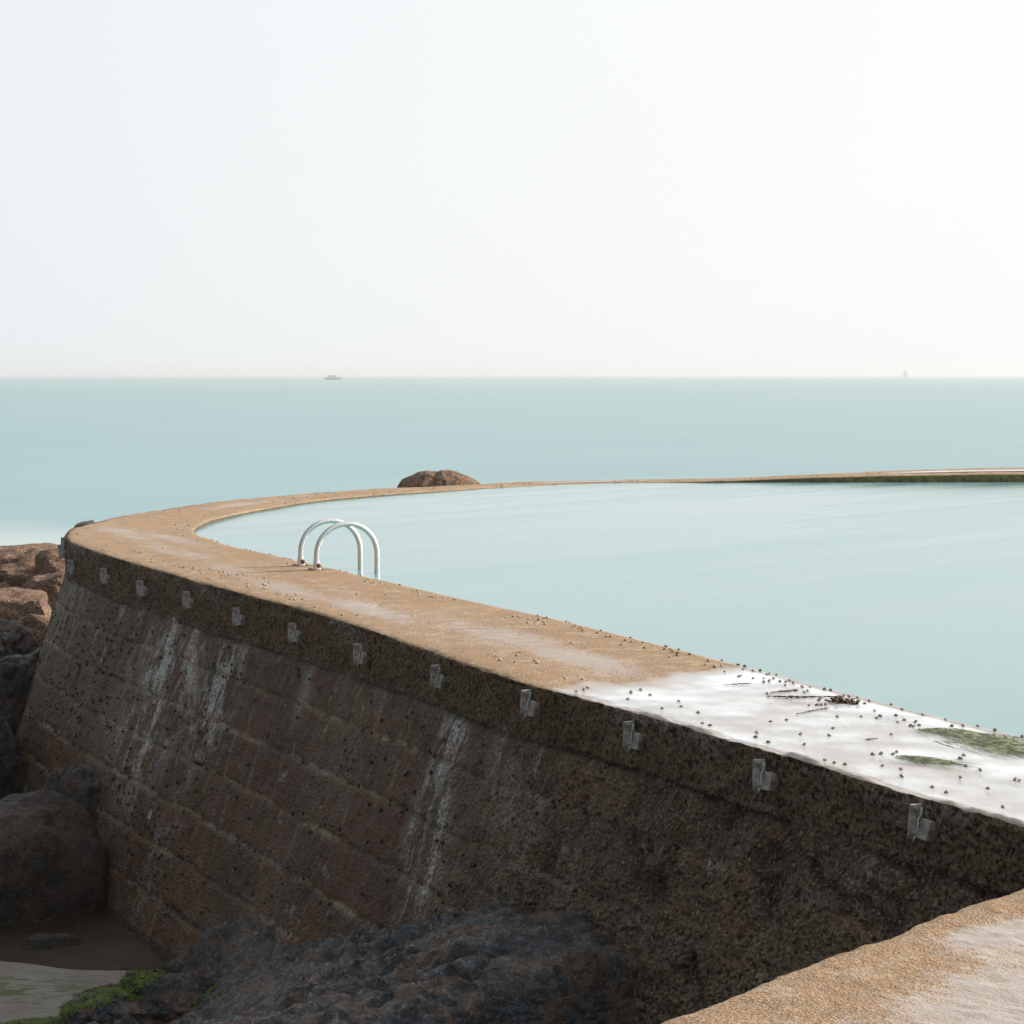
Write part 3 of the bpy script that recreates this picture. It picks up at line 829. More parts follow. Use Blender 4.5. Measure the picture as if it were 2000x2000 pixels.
def make_rock(name, base, size, seed, mat, label, cat='rock', group=None, sub=5, cuts=7, rough=0.16, rot=0.0, strat=0.0, sink=0.25, skew=(0, 0), boxy=None):
    """weathered boulder standing on base: size = full width, depth, visible height"""
    bm = bmesh.new()
    bmesh.ops.create_icosphere(bm, subdivisions=sub, radius=1.0)
    V = np.array([v.co[:] for v in bm.verts]); F = [tuple(v.index for v in f.verts) for f in bm.faces]
    bm.free()
    r_ = np.random.default_rng(seed)
    V = np.sign(V) * np.abs(V) ** (0.86 if cuts > 2 else 0.95)
    for k in range(cuts):
        n_ = r_.normal(size=3); n_[2] = abs(n_[2]) * 0.8; n_ /= np.linalg.norm(n_)
        d_ = r_.uniform(0.58, 0.85) if cuts < 10 else r_.uniform(0.50, 0.80)
        ex = np.maximum(0, V @ n_ - d_)
        V = V - ex[:, None] * n_ * (0.82 if cuts != 5 else 0.5)
    if boxy:
        V = np.sign(V) * np.abs(V) ** np.array([0.8, boxy, boxy])
    V = V / np.abs(V).max()
    Nn = V / np.linalg.norm(V, axis=1)[:, None]
    ck = np.abs(fbm(V * 1.6 + seed * 1.7, 3, seed + 5))
    V = V - Nn * (np.exp(-(ck / 0.035) ** 2) * (0.07 if cuts > 5 else 0.0))[:, None]
    V = V + Nn * (fbm(V * 1.3 + seed, 4, seed) * rough * 1.5 + fbm(V * 5 + seed, 4, seed + 1, 0.6) * rough * 0.35)[:, None]
    if strat:
        q = V @ np.array([0.25, 0.1, 0.96])
        V = V + Nn * (strat * np.sin(q * 16 + fbm(V * 2, 3, seed + 2) * 3.5))[:, None]
    V[:, 0] += skew[0] * V[:, 2]; V[:, 1] += skew[1] * V[:, 2]
    hz = size[2] / (1 - sink + 1e-6)
    V[:, 2] = (V[:, 2] - V[:, 2].min()) / (V[:, 2].max() - V[:, 2].min())
    V[:, 2] = V[:, 2] * hz - hz * sink
    for a_ in (0, 1):
        V[:, a_] *= size[a_] / (V[:, a_].max() - V[:, a_].min())
        V[:, a_] -= (V[:, a_].max() + V[:, a_].min()) / 2
    o = mesh_from(name, V, F, mat)
    o.location = base; o.rotation_euler = (0, 0, rot)
    return tag(o, label, cat, group)
def rock_px(name, x0, x1, ytop, ybot, Y, depth, seed, mat, label, **kw):
    """boulder at distance Y whose outline spans these photograph pixels"""
    a_, b_ = at_depth(x0, ybot, Y), at_depth(x1, ytop, Y)
    c = (a_ + b_) / 2
    return make_rock(name, (c[0], Y, a_[2]), (b_[0] - a_[0], depth, b_[2] - a_[2]), seed, mat, label, **kw)

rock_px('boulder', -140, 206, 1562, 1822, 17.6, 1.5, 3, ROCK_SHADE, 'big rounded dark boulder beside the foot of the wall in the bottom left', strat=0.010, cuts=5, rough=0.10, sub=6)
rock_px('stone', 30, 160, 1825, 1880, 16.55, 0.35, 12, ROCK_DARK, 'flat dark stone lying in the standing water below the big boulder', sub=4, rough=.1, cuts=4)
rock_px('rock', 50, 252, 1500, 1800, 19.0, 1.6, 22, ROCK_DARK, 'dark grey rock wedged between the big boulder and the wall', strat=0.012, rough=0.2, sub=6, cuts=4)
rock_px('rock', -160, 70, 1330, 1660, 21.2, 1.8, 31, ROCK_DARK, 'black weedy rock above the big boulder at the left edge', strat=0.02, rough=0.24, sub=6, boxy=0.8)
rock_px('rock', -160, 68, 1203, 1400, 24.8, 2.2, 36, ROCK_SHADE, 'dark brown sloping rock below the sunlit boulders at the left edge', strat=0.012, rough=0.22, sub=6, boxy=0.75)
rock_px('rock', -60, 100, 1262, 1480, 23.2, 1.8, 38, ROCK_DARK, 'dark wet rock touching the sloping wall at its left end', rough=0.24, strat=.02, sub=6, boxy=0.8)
# sunlit boulders beyond the end of the wall
rock_px('boulder', -190, 175, 1066, 1215, 38.0, 3.0, 44, ROCK_BROWN, 'long brown boulder with a shadowed hollow against the sea at the left edge', rough=0.10, cuts=14, sub=6, boxy=0.62, strat=0.022)
rock_px('boulder', 34, 170, 1112, 1240, 35.6, 1.5, 47, ROCK_BROWN, 'angular brown boulder leaning against the wall end below the long boulder', cuts=14, rough=0.08, rot=0.1, boxy=0.62, strat=0.022)
rock_px('boulder', -70, 97, 1150, 1255, 33.6, 1.2, 52, ROCK_BROWN, 'rounded sunlit brown boulder at the left edge under the long one', cuts=14, rough=0.09, boxy=0.62, strat=0.022)
rock_px('boulder', 28, 112, 1172, 1250, 32.6, 0.7, 57, ROCK_BROWN, 'small pointed brown boulder in front of the rounded sunlit one', cuts=14, rough=0.08, sub=5, boxy=0.62, strat=0.022)
rock_px('boulder', 30, 130, 1198, 1275, 31.4, 0.7, 59, ROCK_BROWN, 'low brown boulder half hidden by the wall, lowest of the sunlit ones', cuts=14, rough=0.08, sub=5, boxy=0.62, strat=0.022)
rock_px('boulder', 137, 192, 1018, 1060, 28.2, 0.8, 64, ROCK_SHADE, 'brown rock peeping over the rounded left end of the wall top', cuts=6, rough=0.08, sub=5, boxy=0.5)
rock_px('boulder', 70, 150, 1069, 1130, 36.8, 1.0, 66, ROCK_BROWN, 'narrow brown rock in the gap beside the wall end brackets', cuts=6, rough=0.1, sub=4)
rock_px('boulder', -60, 20, 1074, 1150, 44.0, 1.4, 69, ROCK_SHADE, 'far dark rock tip showing behind the long brown boulder', cuts=5, rough=0.1, sub=4)

# rock out in the sea behind the far wall
oY = 42.0
prof_x = [760, 776, 781, 800, 818, 832, 850, 866, 885, 905, 925, 942, 965, 1010]
prof_y = [1075, 947, 938, 929, 923, 919, 921.5, 918, 919.5, 925, 934, 945, 962, 1075]
xs_ = np.linspace(762, 1005, 150)
lo = at_depth(0, 1000, oY)
PX = (xs_ - 1000) * (oY / (FPX * CP)) 
PZ = np.array([at_depth(x, np.interp(x, prof_x, prof_y), oY)[2] for x in xs_])
yy = np.linspace(-2.4, 2.4, 110)
RX, RY = np.meshgrid(PX, yy, indexing='ij')
base_z = SEA_Z - 0.6
fall = np.clip(1 - (np.abs(RY + 0.25 * (RX - PX.mean())) / 2.3) ** 2.4, 0, 1) ** 0.7
RZ = base_z + (PZ[:, None] - base_z) * fall
r3 = np.stack([RX, RY, RZ], -1)
jag = fbm(r3 * 2.2, 5, 151, 0.6)
RZ2 = RZ + jag * 0.055 + fbm(r3 * 9, 3, 152) * 0.018 - 0.06 * sstep(0.0, 0.08, 0.08 - np.abs(fbm(r3 * 1.1, 3, 153)))
RXs = RX + fbm(r3 * 2.5 + 9, 3, 154) * 0.05
ro = mesh_from('sea_rock', np.stack([RXs - PX.mean(), RY, RZ2 - base_z], -1).reshape(-1, 3), grid_faces(len(PX), len(yy))[:, ::-1], ROCK_SEA)
ro.location = (PX.mean(), oY, base_z)
if ro.data.polygons[len(ro.data.polygons) // 2].normal.z < 0: ro.data.flip_normals()
tag(ro, 'brown humped rock standing in the sea just beyond the far pool wall', 'rock')

# ------------------------------------------------------------------ pool ladder
def mat_steel():
    m = M('brushed_steel')
    p = m.pos()
    n1 = m.noise(m.pos((1, 1, 0.2)), 60, 4)
    m.set(color=m.mix(m.rng(n1, .35, .65), (0.72, 0.71, 0.68), (0.82, 0.81, 0.79)), metal=1.0, rough=m.rng(n1, .3, .7, 0.26, 0.40))
    return m.m
STEEL = mat_steel()
def mat_bracket():
    m = M('tarnished_steel')
    p = m.pos()
    n1 = m.noise(p, 18, 5, 0.65)
    c = m.mix(m.rng(n1, .36, .62), (0.22, 0.20, 0.18), (0.50, 0.48, 0.46))
    m.set(color=c, metal=0.45, rough=m.rng(n1, .3, .7, .38, .6), normal=m.bump(m.noise(p, 60, 3), 0.001))
    return m.m
BRK = mat_bracket()
RUST = mat_simple('rusty_bolt', (0.16, 0.065, 0.03), 0.7, 0.2, 0.5, 90, 0.004)
WALLDIR = np.array([-0.42, 0.908]); INDIR = np.array([0.908, 0.42])
b1 = at(617.5, 1112, 0.0); b2 = at(588, 1104, 0.0)
lad = empty('pool_ladder', ((b1[0] + b2[0]) / 2, (b1[1] + b2[1]) / 2, 0.0), (0, 0, math.atan2(0.42, 0.908)))
tag(lad, 'steel pool ladder with two arched handrails bolted to the wall top', 'ladder')
hd = np.linalg.norm((b1 - b2)[:2]) / 2
W, HT, TR = 0.60, 0.415, 0.0245
arc = [(0, 0.004), (0, 0.05), (0.0, 0.10)]
rad_ = W / 2
for k in range(1, 32):
    a_ = math.pi * k / 32
    arc.append((rad_ - rad_ * math.cos(a_), 0.115 + (HT - 0.115) * math.sin(a_) ** 0.94))
arc += [(W, 0.10), (W, 0.0), (W, -0.3), (W, -0.9)]
for sgn in (-1, 1):
    # local y runs along the wall away from the viewer
    rail = tube('handrail', [(x, sgn * hd, z) for x, z in arc], TR, STEEL, lad, seg=18)
    bm = bmesh.new()
    bmesh.ops.create_cone(bm, cap_ends=True, segments=20, radius1=0.046, radius2=0.046, depth=0.014, matrix=Matrix.Translation((0, sgn * hd, 0.006)))
    bmesh.ops.create_cone(bm, cap_ends=True, segments=20, radius1=0.034, radius2=0.029, depth=0.07, matrix=Matrix.Translation((0, sgn * hd, 0.044)))
    sock = bm_obj('socket', bm, STEEL, rail, smooth=False)
    bm = bmesh.new()
    bmesh.ops.create_uvsphere(bm, u_segments=14, v_segments=10, radius=0.021, matrix=Matrix.Translation((0.012, sgn * hd - 0.028, 0.036)))
    bmesh.ops.create_cone(bm, cap_ends=True, segments=6, radius1=0.024, radius2=0.024, depth=0.02,
                          matrix=Matrix.Translation((0.012, sgn * hd - 0.024, 0.036)) @ Matrix.Rotation(math.pi / 2, 4, 'X'))
    bm_obj('bolt', bm, RUST, rail)
    for (dx, dy) in ((-0.058, 0.012), (0.058, -0.012)):
        bm = bmesh.new()
        bm_box(bm, (dx, sgn * hd + dy, 0.002), (0.05, 0.036, 0.008), 0.002)
        bmesh.ops.create_cone(bm, cap_ends=True, segments=6, radius1=0.012, radius2=0.012, depth=0.012, matrix=Matrix.Translation((dx, sgn * hd + dy, 0.010)))
        bm_obj('anchor_lug', bm, BRK, rail, smooth=False)
for zz in (-0.3, -0.58, -0.86):
    bm = bmesh.new()
    bm_box(bm, (W, 0, zz), (0.07, 2 * hd - 0.04, 0.03), 0.005)
    bm_obj('tread', bm, STEEL, lad, smooth=False)

# ------------------------------------------------------------------ brackets along the coping
PALE = mat_simple('white_sealant', (0.62, 0.63, 0.62), 0.5, 0, 0.2, 60, 0.004)
brk_px = [(1795, 1601), (1487, 1510), (1235, 1432), (1029, 1373), (853, 1320), (703, 1276), (574, 1237), (465, 1203), (365, 1172), (278, 1149), (203, 1124), (137, 1106), (112, 1088), (121, 1066)]
ordn = ['nearest', 'second nearest', 'third nearest', 'fourth nearest', 'fifth nearest', 'sixth nearest', 'seventh nearest', 'eighth nearest', 'ninth nearest', 'tenth nearest', 'eleventh nearest', 'twelfth nearest', 'last but one', 'farthest']
kpx, kpy = project(cap)
proto = None
PW, PH = 0.075, 0.152
for q, (x, y) in enumerate(brk_px):
    d = (kpx - x - 8) ** 2 + (kpy - y) ** 2 + np.where(OUT[:, 1][:, None] > 27, 1e6, 0)
    if q < 12:
        i, j = np.unravel_index(np.argmin(d), d.shape)
    else:
        i = int(np.argmin(np.abs(U - (last_u + 0.95)))); j = 10
    last_u = U[i]
    nx, ny = NRM[i]
    loc = (OUT[i, 0] + nx * 0.014, OUT[i, 1] + ny * 0.014, float(cap[i, j, 2]) if q < 12 else OUT[i, 2] - 0.16)
    rot = (R(random.uniform(-5, 5)), R(random.uniform(-4, 4)), math.atan2(ny, nx))     # local x points out of the wall, -y... along it
    if proto is None:
        # the standing plate sticks out of the wall, the fixing plate lies on it on the viewer's side
        proto = empty('wall_bracket', loc, rot)
        bm = bmesh.new(); bm_box(bm, (PW / 2, 0, 0), (PW, 0.008, PH), 0.0025)
        bm_obj('standing_plate', bm, BRK, proto, smooth=False)
        bm = bmesh.new(); bm_box(bm, (0.006, 0.042, -0.030), (0.05, 0.078, PH * 0.58), 0.003, Matrix.Rotation(R(-13), 3, 'Y'))
        bm_obj('fixing_plate', bm, BRK, proto, smooth=False)
        for zz in (0.055, -0.05):
            bm = bmesh.new()
            mt_ = Matrix.Translation((PW * 0.55, 0.006, zz)) @ Matrix.Rotation(math.pi / 2, 4, 'X')
            bmesh.ops.create_cone(bm, cap_ends=True, segments=6, radius1=0.011, radius2=0.010, depth=0.012, matrix=mt_)
            bmesh.ops.create_cone(bm, cap_ends=True, segments=12, radius1=0.005, radius2=0.004, depth=0.022, matrix=mt_)
            bm_obj('bolt', bm, BRK, proto, smooth=False)
        pts = [(0.050 - (z_ + .085) * .24 + random.uniform(-.003, .003), 0.009 + random.uniform(-.002, .002), z_) for z_ in np.linspace(-0.085, 0.06, 16)]
        tube('sealant_bead', pts, 0.0042, PALE, proto, seg=8, taper=[random.uniform(0.45, 1.3) for _ in pts])
        o = proto
    else:
        o = dup(proto, loc, rot)
    tag(o, {0: 'nearest steel bracket on the coping face, at the far right below the flooded wall top',
            13: 'farthest steel bracket, topmost on the rounded left end of the wall'}.get(q, f'{ordn[q]} steel angle bracket along the dark coping face counting from the right'), 'bracket', 'steel brackets along the coping')

# ------------------------------------------------------------------ periwinkles on the wall top
def snail_mesh(name, mat, h=1.0):
    """turban shell: a spiral of swelling whorls, about one unit across"""
    V, F = [], []
    turns, nst, seg = 3.0, 44, 9
    for k in range(nst):
        t = k / (nst - 1)
        a_ = t * turns * 2 * math.pi
        g = 0.06 + 0.94 * t ** 1.7
        rr = 0.27 * g
        cr = 0.235 * g
        cz = (1 - t ** 1.25) * 0.66 * h + 0.22 * g
        for s_ in range(seg):
            b_ = 2 * math.pi * s_ / seg
            r_ = cr + rr * math.cos(b_)
            V.append((r_ * math.cos(a_), r_ * math.sin(a_), cz + rr * 0.9 * math.sin(b_)))
    for k in range(nst - 1):
        for s_ in range(seg):
            F.append((k * seg + s_, k * seg + (s_ + 1) % seg, (k + 1) * seg + (s_ + 1) % seg, (k + 1) * seg + s_))
    F.append(tuple(range(seg - 1, -1, -1))); F.append(tuple((nst - 1) * seg + s_ for s_ in range(seg)))
    V = np.array(V); V[:, 2] -= V[:, 2].min() + 0.03
    o = mesh_from(name, V, F, mat)
    me = o.data
    bpy.data.objects.remove(o)
    return me
def mat_shell(name, c1, c2):
    m = M(name)
    oi = m.n('ShaderNodeObjectInfo')
    p = m.pos()
    c = m.mix(oi.outputs['Random'], c1, c2)
    c = m.mix(m.rng(m.noise(p, 4, 4, .7), 0.4, 0.6, 0, .6), c, tuple(x * 0.45 for x in c1))
    m.set(color=c, rough=0.6)
    return m.m
SHELL = mat_shell('pale_shell', (0.24, 0.18, 0.13), (0.50, 0.42, 0.34))
DARKSHELL = mat_shell('dark_shell', (0.012, 0.011, 0.012), (0.03, 0.026, 0.024))
LIMP = mat_shell('ochre_shell', (0.085, 0.045, 0.02), (0.14, 0.085, 0.04))
SHELL_LIT = mat_shell('sunlit_shell', (0.42, 0.36, 0.29), (0.66, 0.58, 0.50))  # lighter copy of the shell, sunlit look painted into its colour
shell_me = snail_mesh('periwinkle', SHELL)
shell_pale = snail_mesh('pale_periwinkle', SHELL_LIT)
RA = [(42,22),(130,38),(145,32),(175,62),(20,75),(52,112),(158,102),(228,98),(272,98),(330,122),(318,135),(378,130),(133,155),(150,158),(225,170),(293,168),(362,168),(463,158),(295,187),(333,187),(397,185),(430,182),(478,197),(432,200),(537,217),(507,235),(565,238),(550,245),(588,213),(682,225),(722,213),(310,257),(445,275),(465,275),(485,277),(515,277),(583,320),(655,285),(668,282),(645,300),(635,325),(665,328),(690,328),(690,350),(805,268),(828,270),(882,272),(960,298),(928,323),(1098,308),(990,370),(905,396),(762,405),(1026,398),(1007,415),(1132,390),(1167,343),(1288,378),(1440,408),(1178,425),(1140,435),(1217,460),(1240,460),(1255,445),(1270,455),(1475,463),(1553,472),(1643,427),(1756,460),(347,430),(437,420),(725,472),(530,505),(702,522),(248,503),(240,532),(550,575),(320,572),(1100,508),(980,635),(1038,637),(1133,633),(1112,652),(1048,708),(682,670),(738,693),(808,703),(1160,742),(1157,778),(1535,668),(1545,645),(1450,698),(1477,698),(1565,713),(1652,737),(1532,790),(1708,860),(1352,838),(1445,875),(1797,970),(1887,810),(1913,810),(1750,520),(1815,525),(1830,545),(1875,548),(1920,505)]
RB = [(305,25),(358,14),(398,18),(533,15),(578,25),(595,27),(462,38),(457,58),(508,57),(537,42),(572,55),(573,68),(728,52),(745,57),(787,80),(770,92),(808,100),(827,100),(833,115),(937,130),(962,108),(998,152),(1023,152),(1098,210),(1128,185),(1163,155),(1175,197),(1253,200),(1257,232),(1400,218),(1415,220),(1400,242),(1437,245),(1455,258),(1430,298),(1478,282),(1493,270),(1500,235),(1568,275),(755,197),(240,282),(267,315),(385,282),(408,267),(372,332),(507,320),(527,333),(713,438),(840,448),(868,503),(843,522),(798,533),(1138,602),(1160,558),(1170,548),(1240,537),(1297,582),(1375,662),(1493,620),(1508,645),(1628,697),(1660,765),(1712,782),(1668,350),(1690,325),(1735,365)]
RC = [(25,747),(47,747),(60,755),(75,752),(88,760),(97,768),(117,765),(120,775),(112,790),(108,803),(130,785),(145,778),(155,787),(163,780),(135,798),(25,805),(38,805),(47,818),(207,783),(213,810),(245,778),(255,788),(272,786),(268,840),(272,862),(328,806),(375,805),(378,822),(370,845),(388,850),(402,830),(410,825),(380,870),(460,897),(475,900),(520,912),(577,908),(540,940),(558,935),(570,945),(618,940),(695,987),(797,993),(868,1033),(957,1042),(957,908),(1140,908),(1307,1042),(1415,1080),(1310,890),(1343,880),(1343,897),(1422,920),(1437,925),(1450,927),(1500,932),(1575,942),(527,715),(533,682),(545,684),(500,670),(515,672),(850,748),(890,765),(1010,825),(1030,808),(1047,835),(1065,833),(1105,837),(1143,842),(1225,845),(417,640),(288,612),(265,618),(148,597),(85,563),(45,558),(985,790)]
RD = [(590,243),(775,365),(805,335),(1020,375),(1035,385),(1055,380),(1065,385),(1053,392),(1165,415),(1150,433),(1150,458),(1232,450),(1228,355),(1320,485),(1360,497),(1380,495),(1393,497),(1390,508),(1462,505),(1455,515),(1505,522),(1520,540),(1500,290),(1525,287),(1600,283),(1648,290),(1725,328),(1893,347),(1385,258),(1345,210),(1365,217),(1390,217),(1325,175),(1380,157),(1410,148),(1430,178),(1545,100),(1480,25),(1355,62),(1240,68),(1740,45),(1775,50),(1820,48),(1680,100),(1520,138)]
snails = [(1400 + x / 3.22, 1280 + y / 3.22) for x, y in RA] + [(900 + x / 3.513, 1200 + y / 3.513) for x, y in RB] + \
         [(400 + x / 3.22, 880 + y / 3.22) for x, y in RC] + [(x / 3.864, 980 + y / 3.864) for x, y in RD]
dk = deck.reshape(-1, 3)
dkx, dky = project(dk)
def on_deck(x, y):
    i = np.argmin((dkx - x) ** 2 + (dky - y) ** 2)
    return dk[i]
def zone(x, y):
    if y < 1002: return 'small pale periwinkle on the far curve of the tan wall top', 'periwinkles on the far curve'
    if x < 470 and y < 1062: return 'small pale periwinkle on the wall top beside the tight corner of the pool', 'periwinkles at the pool corner'
    if x < 530 and y > 1062: return 'pale periwinkle in the scatter on the dry wall top left of the ladder shadows', 'periwinkles left of the ladder'
    if x < 640: return 'pale periwinkle on the wall top close around the ladder feet', 'periwinkles around the ladder feet'
    if x < 900: return 'small grey periwinkle on the dry tan wall top just right of the ladder', 'periwinkles right of the ladder'
    if x < 1395 and y < 1328 - 0.0: return 'grey periwinkle on the dry tan wall top between ladder and flooded end', 'periwinkles on the middle of the wall top'
    if x < 1420: return 'dark grey periwinkle at the near left margin of the white flooded wall top', 'periwinkles at the flood margin'
    if y < 1366 and x < 1600: return 'grey periwinkle crowded along the pool edge of the flooded wall top', 'periwinkles crowded at the pool edge'
    if y < 1395 and x < 1690: return 'grey periwinkle among the dark wrack strands on the flooded wall top', 'periwinkles among the wrack'
    if x > 1690 and y < 1455: return 'grey periwinkle near the long green algae tuft on the flooded wall top', 'periwinkles near the green algae'
    return 'lone grey periwinkle standing in the open white water film of the wall top', 'periwinkles in the open water film'
for n_, (x, y) in enumerate(snails[:298]):
    p_ = on_deck(x, y)
    o = bpy.data.objects.new('periwinkle', shell_me if x > 1120 else shell_pale)
    COL.objects.link(o)
    s_ = random.uniform(0.023, 0.031) * (1.0 if p_[1] < 15 else 1.0)
    o.scale = (s_, s_, s_ * random.uniform(0.8, 1.05))
    wetz = FILM_Z - 0.002 if (p_[1] < 14 and x > 1130) else -9
    o.location = (p_[0], p_[1], max(p_[2] - 0.001, wetz))
    o.rotation_euler = (random.uniform(-.3, .3), random.uniform(-.3, .3), random.uniform(0, 6.28))
    lb, gp = zone(x, y)
    tag(o, lb, 'sea snail', gp)
# many more, tiny, along the far wall
def shell_scatter(name, me_src, places, mat, label, cat):
    sv_ = np.array([v.co[:] for v in me_src.vertices]); sfc = [tuple(p.vertices) for p in me_src.polygons]
    V, F = [], []
    for (loc, sc, rm) in places:
        b = len(V) and sum(len(q) for q in V)
        V.append((sv_ * sc) @ np.array(rm).T + np.array(loc))
        F += [tuple(i + b for i in f) for f in sfc]
    o = mesh_from(name, np.vstack(V), F, mat)
    return tag(o, label, cat, kind='stuff')
pl = []
fars = np.where((OUT[:, 1] > 29) & (OUT[:, 0] < 11))[0]
for k in range(110):
    i = int(rng.choice(fars)); f_ = 1 - abs(rng.normal(0.80, 0.22))
    j = int(np.clip(round(abs(f_) * (ND - 9)), 0, ND - 9))
    p_ = deck[i, j]
    pl.append((p_ - np.array([0, 0, 0.002]), rng.uniform(0.024, 0.036), Matrix.Rotation(rng.uniform(0, 6.28), 3, 'Z')))
shell_scatter('periwinkle_scatter', shell_me, pl, SHELL, 'tiny periwinkles scattered along the far pool wall top', 'sea snails')

# ------------------------------------------------------------------ dark winkles and ochre limpets on the wall face
dark_me = snail_mesh('dark_winkle', DARKSHELL, 0.75)
bm = bmesh.new()
bmesh.ops.create_cone(bm, cap_ends=True, segments=14, radius1=0.5, radius2=0.05, depth=0.42, matrix=Matrix.Translation((0, 0, 0.2)))
for v in bm.verts:
    if v.co.z > 0.2: v.co.x += 0.08
lo_ = bm_obj('limpet', bm, LIMP); limp_me = lo_.data; bpy.data.objects.remove(lo_)
fn3 = np.zeros_like(face)
gu_, gv_ = np.gradient(face, axis=0), np.gradient(face, axis=1)
fn3 = np.cross(gu_, gv_); fn3 /= np.linalg.norm(fn3, axis=-1)[..., None] + 1e-9
if fn3[300, 60] @ np.array([-0.9, -0.4, 0.3]) < 0: fn3 = -fn3
vis = (fpx > 30) & (fpx < 1990) & (fpy < 1860) & (OUT[sel, 1][:, None] < 23.5) & (Fd > CAPH + 0.05) & (face[..., 2] > -2.6)
dens = vis * (0.12 + 1.0 * sstep(-2.5, 5, tface)) * (0.25 + sstep(-0.15, 0.45, fbm(p3 * 0.9, 3, 161))) * (1 + 1.2 * joint) * (OUT[sel, 1][:, None] / 14.0) ** 0.4
dens[:, :] *= np.gradient(Uf)[:, None]
pr = (dens / dens.sum()).ravel()
ids = rng.choice(len(pr), 640, replace=False, p=pr)
items = []
for id_ in ids:
    i, j = np.unravel_index(id_, Fu.shape)
    sz = rng.uniform(0.022, 0.042)
    items.append((sz / face[i, j, 1], i, j, sz))
items.sort(reverse=True)
rest = []
def wzone(i, j):
    x, y = fpx[i, j], fpy[i, j]
    if Fd[i, j] < 0.95: z_ = 'under the coping'
    elif Fd[i, j] < 1.7: z_ = 'halfway down'
    else: z_ = 'low down'
    if x < 260: h_ = 'at its left end'
    elif x < 480: h_ = 'around the left pale streaks'
    elif x < 800: h_ = 'between the two pale streaks'
    elif x < 1150: h_ = 'around the right pale streak'
    else: h_ = 'on its worn right part'
    return z_, h_
for q, (_, i, j, sz) in enumerate(items):
    nv = Vector(fn3[i, j]); loc = face[i, j]
    rq = nv.to_track_quat('Z', 'Y').to_matrix() @ Matrix.Rotation(random.uniform(0, 6.28), 3, 'Z')
    if q < 280:
        o = bpy.data.objects.new('dark_winkle', dark_me); COL.objects.link(o)
        o.location = loc; o.scale = (sz, sz, sz * .9); o.rotation_euler = rq.to_euler()
        z_, h_ = wzone(i, j)
        tag(o, f'black winkle on the wall {z_} {h_}', 'sea snail', f'black winkles {z_} {h_}')
    else:
        rest.append((loc, sz, rq))
shell_scatter('winkle_scatter', dark_me, rest, DARKSHELL, 'the smallest black winkles dotted over the dark wall face', 'sea snails')
dl = vis * (0.15 + sstep(3, -2, tface)) * (0.1 + 2.0 * joint_a + 1.5 * pale * joint)
dl = dl * np.gradient(Uf)[:, None]
prl = (dl / dl.sum()).ravel()
for id_ in rng.choice(len(prl), 120, replace=False, p=prl):
    i, j = np.unravel_index(id_, Fu.shape)
    sz = random.uniform(0.022, 0.042)
    o = bpy.data.objects.new('limpet', limp_me); COL.objects.link(o)
    nv = Vector(fn3[i, j])
    o.location = face[i, j]; o.scale = (sz, sz * .85, sz)
    o.rotation_euler = (nv.to_track_quat('Z', 'Y').to_matrix() @ Matrix.Rotation(random.uniform(0, 6.28), 3, 'Z')).to_euler()
    z_, h_ = wzone(i, j)
    tag(o, f'ochre limpet on the wall {z_} {h_}', 'limpet', f'ochre limpets {z_} {h_}')

# ------------------------------------------------------------------ weed on the flooded wall top
WRACK = mat_simple('dark_wrack', (0.075, 0.045, 0.022), 0.6, 0, 0.4, 60, 0.004)
ALGA = mat_simple('green_algae', (0.42, 0.45, 0.30), 0.5, 0, 0.45, 25, 0.002)
def A_(x, y): return (1400 + x / 3.22, 1280 + y / 3.22)
def strand(p0, p1, lab, th=0.006, bend=0.02, n=26):
    a_, b_ = on_deck(*A_(*p0)), on_deck(*A_(*p1))
    pts, tp_ = [], []
    for k in range(n):
        t = k / (n - 1)
        c = a_ * (1 - t) + b_ * t
        w_ = bend * math.sin(t * 5 + p0[0]) + random.uniform(-.004, .004)
        pts.append((c[0] + w_ * 0.9, c[1] + w_ * 0.42, -0.012 + random.uniform(0, .003)))
        tp_.append(random.uniform(0.5, 1.25) * (0.4 + 0.6 * math.sin(math.pi * min(max(t, .06), .94))))
    o = tube('wrack_strand', pts, th, WRACK, None, 7, tp_)
    return tag(o, lab, 'seaweed', 'wrack strands on the flooded wall top')
strand((50, 213), (240, 197), 'dark wrack strand farthest left in the white water film', 0.004)
strand((350, 252), (510, 233), 'short dark wrack strand beneath the crowded periwinkles at the pool edge', 0.006)
strand((285, 280), (780, 280), 'longest dark wrack strand, with a row of periwinkles along it', 0.0055, 0.03, 40)
strand((485, 386), (710, 358), 'dark wrack strand below the periwinkle cluster, ending at one shell', 0.005)
strand((925, 553), (1010, 542), 'thin small wrack strand alone in the open water film', 0.005)
c0 = [on_deck(*A_(x, y)) for x, y in ((725, 312), (770, 318), (848, 322))]
V, F = [], []
for k in range(60):
    t = random.random()
    c = (c0[0] * (1 - t) + c0[2] * t) + np.array([random.gauss(0, .018), random.gauss(0, .035), 0])
    a_ = random.uniform(0, 6.28); l_ = random.uniform(.02, .045); h_ = random.uniform(.008, .028)
    b = len(V)
    d_ = np.array([math.cos(a_), math.sin(a_), 0]); e_ = np.array([-d_[1], d_[0], 0]) * 0.008
    base = np.array([c[0], c[1], -0.016])
    V += [base - e_, base + e_, base + d_ * l_ * .6 + e_ * 1.5 + np.array([0, 0, h_]), base + d_ * l_ * .6 - e_ * 1.5 + np.array([0, 0, h_]), base + d_ * l_ + np.array([0, 0, h_ * .5]), base + d_ * l_ * .5 + np.array([0, 0, h_ * .4])]
    F += [(b, b + 1, b + 2, b + 3), (b + 3, b + 2, b + 4), (b, b + 5, b + 1), (b + 5, b + 3, b + 4), (b + 5, b + 4, b + 2), (b, b + 3, b + 5), (b + 1, b + 5, b + 2)]
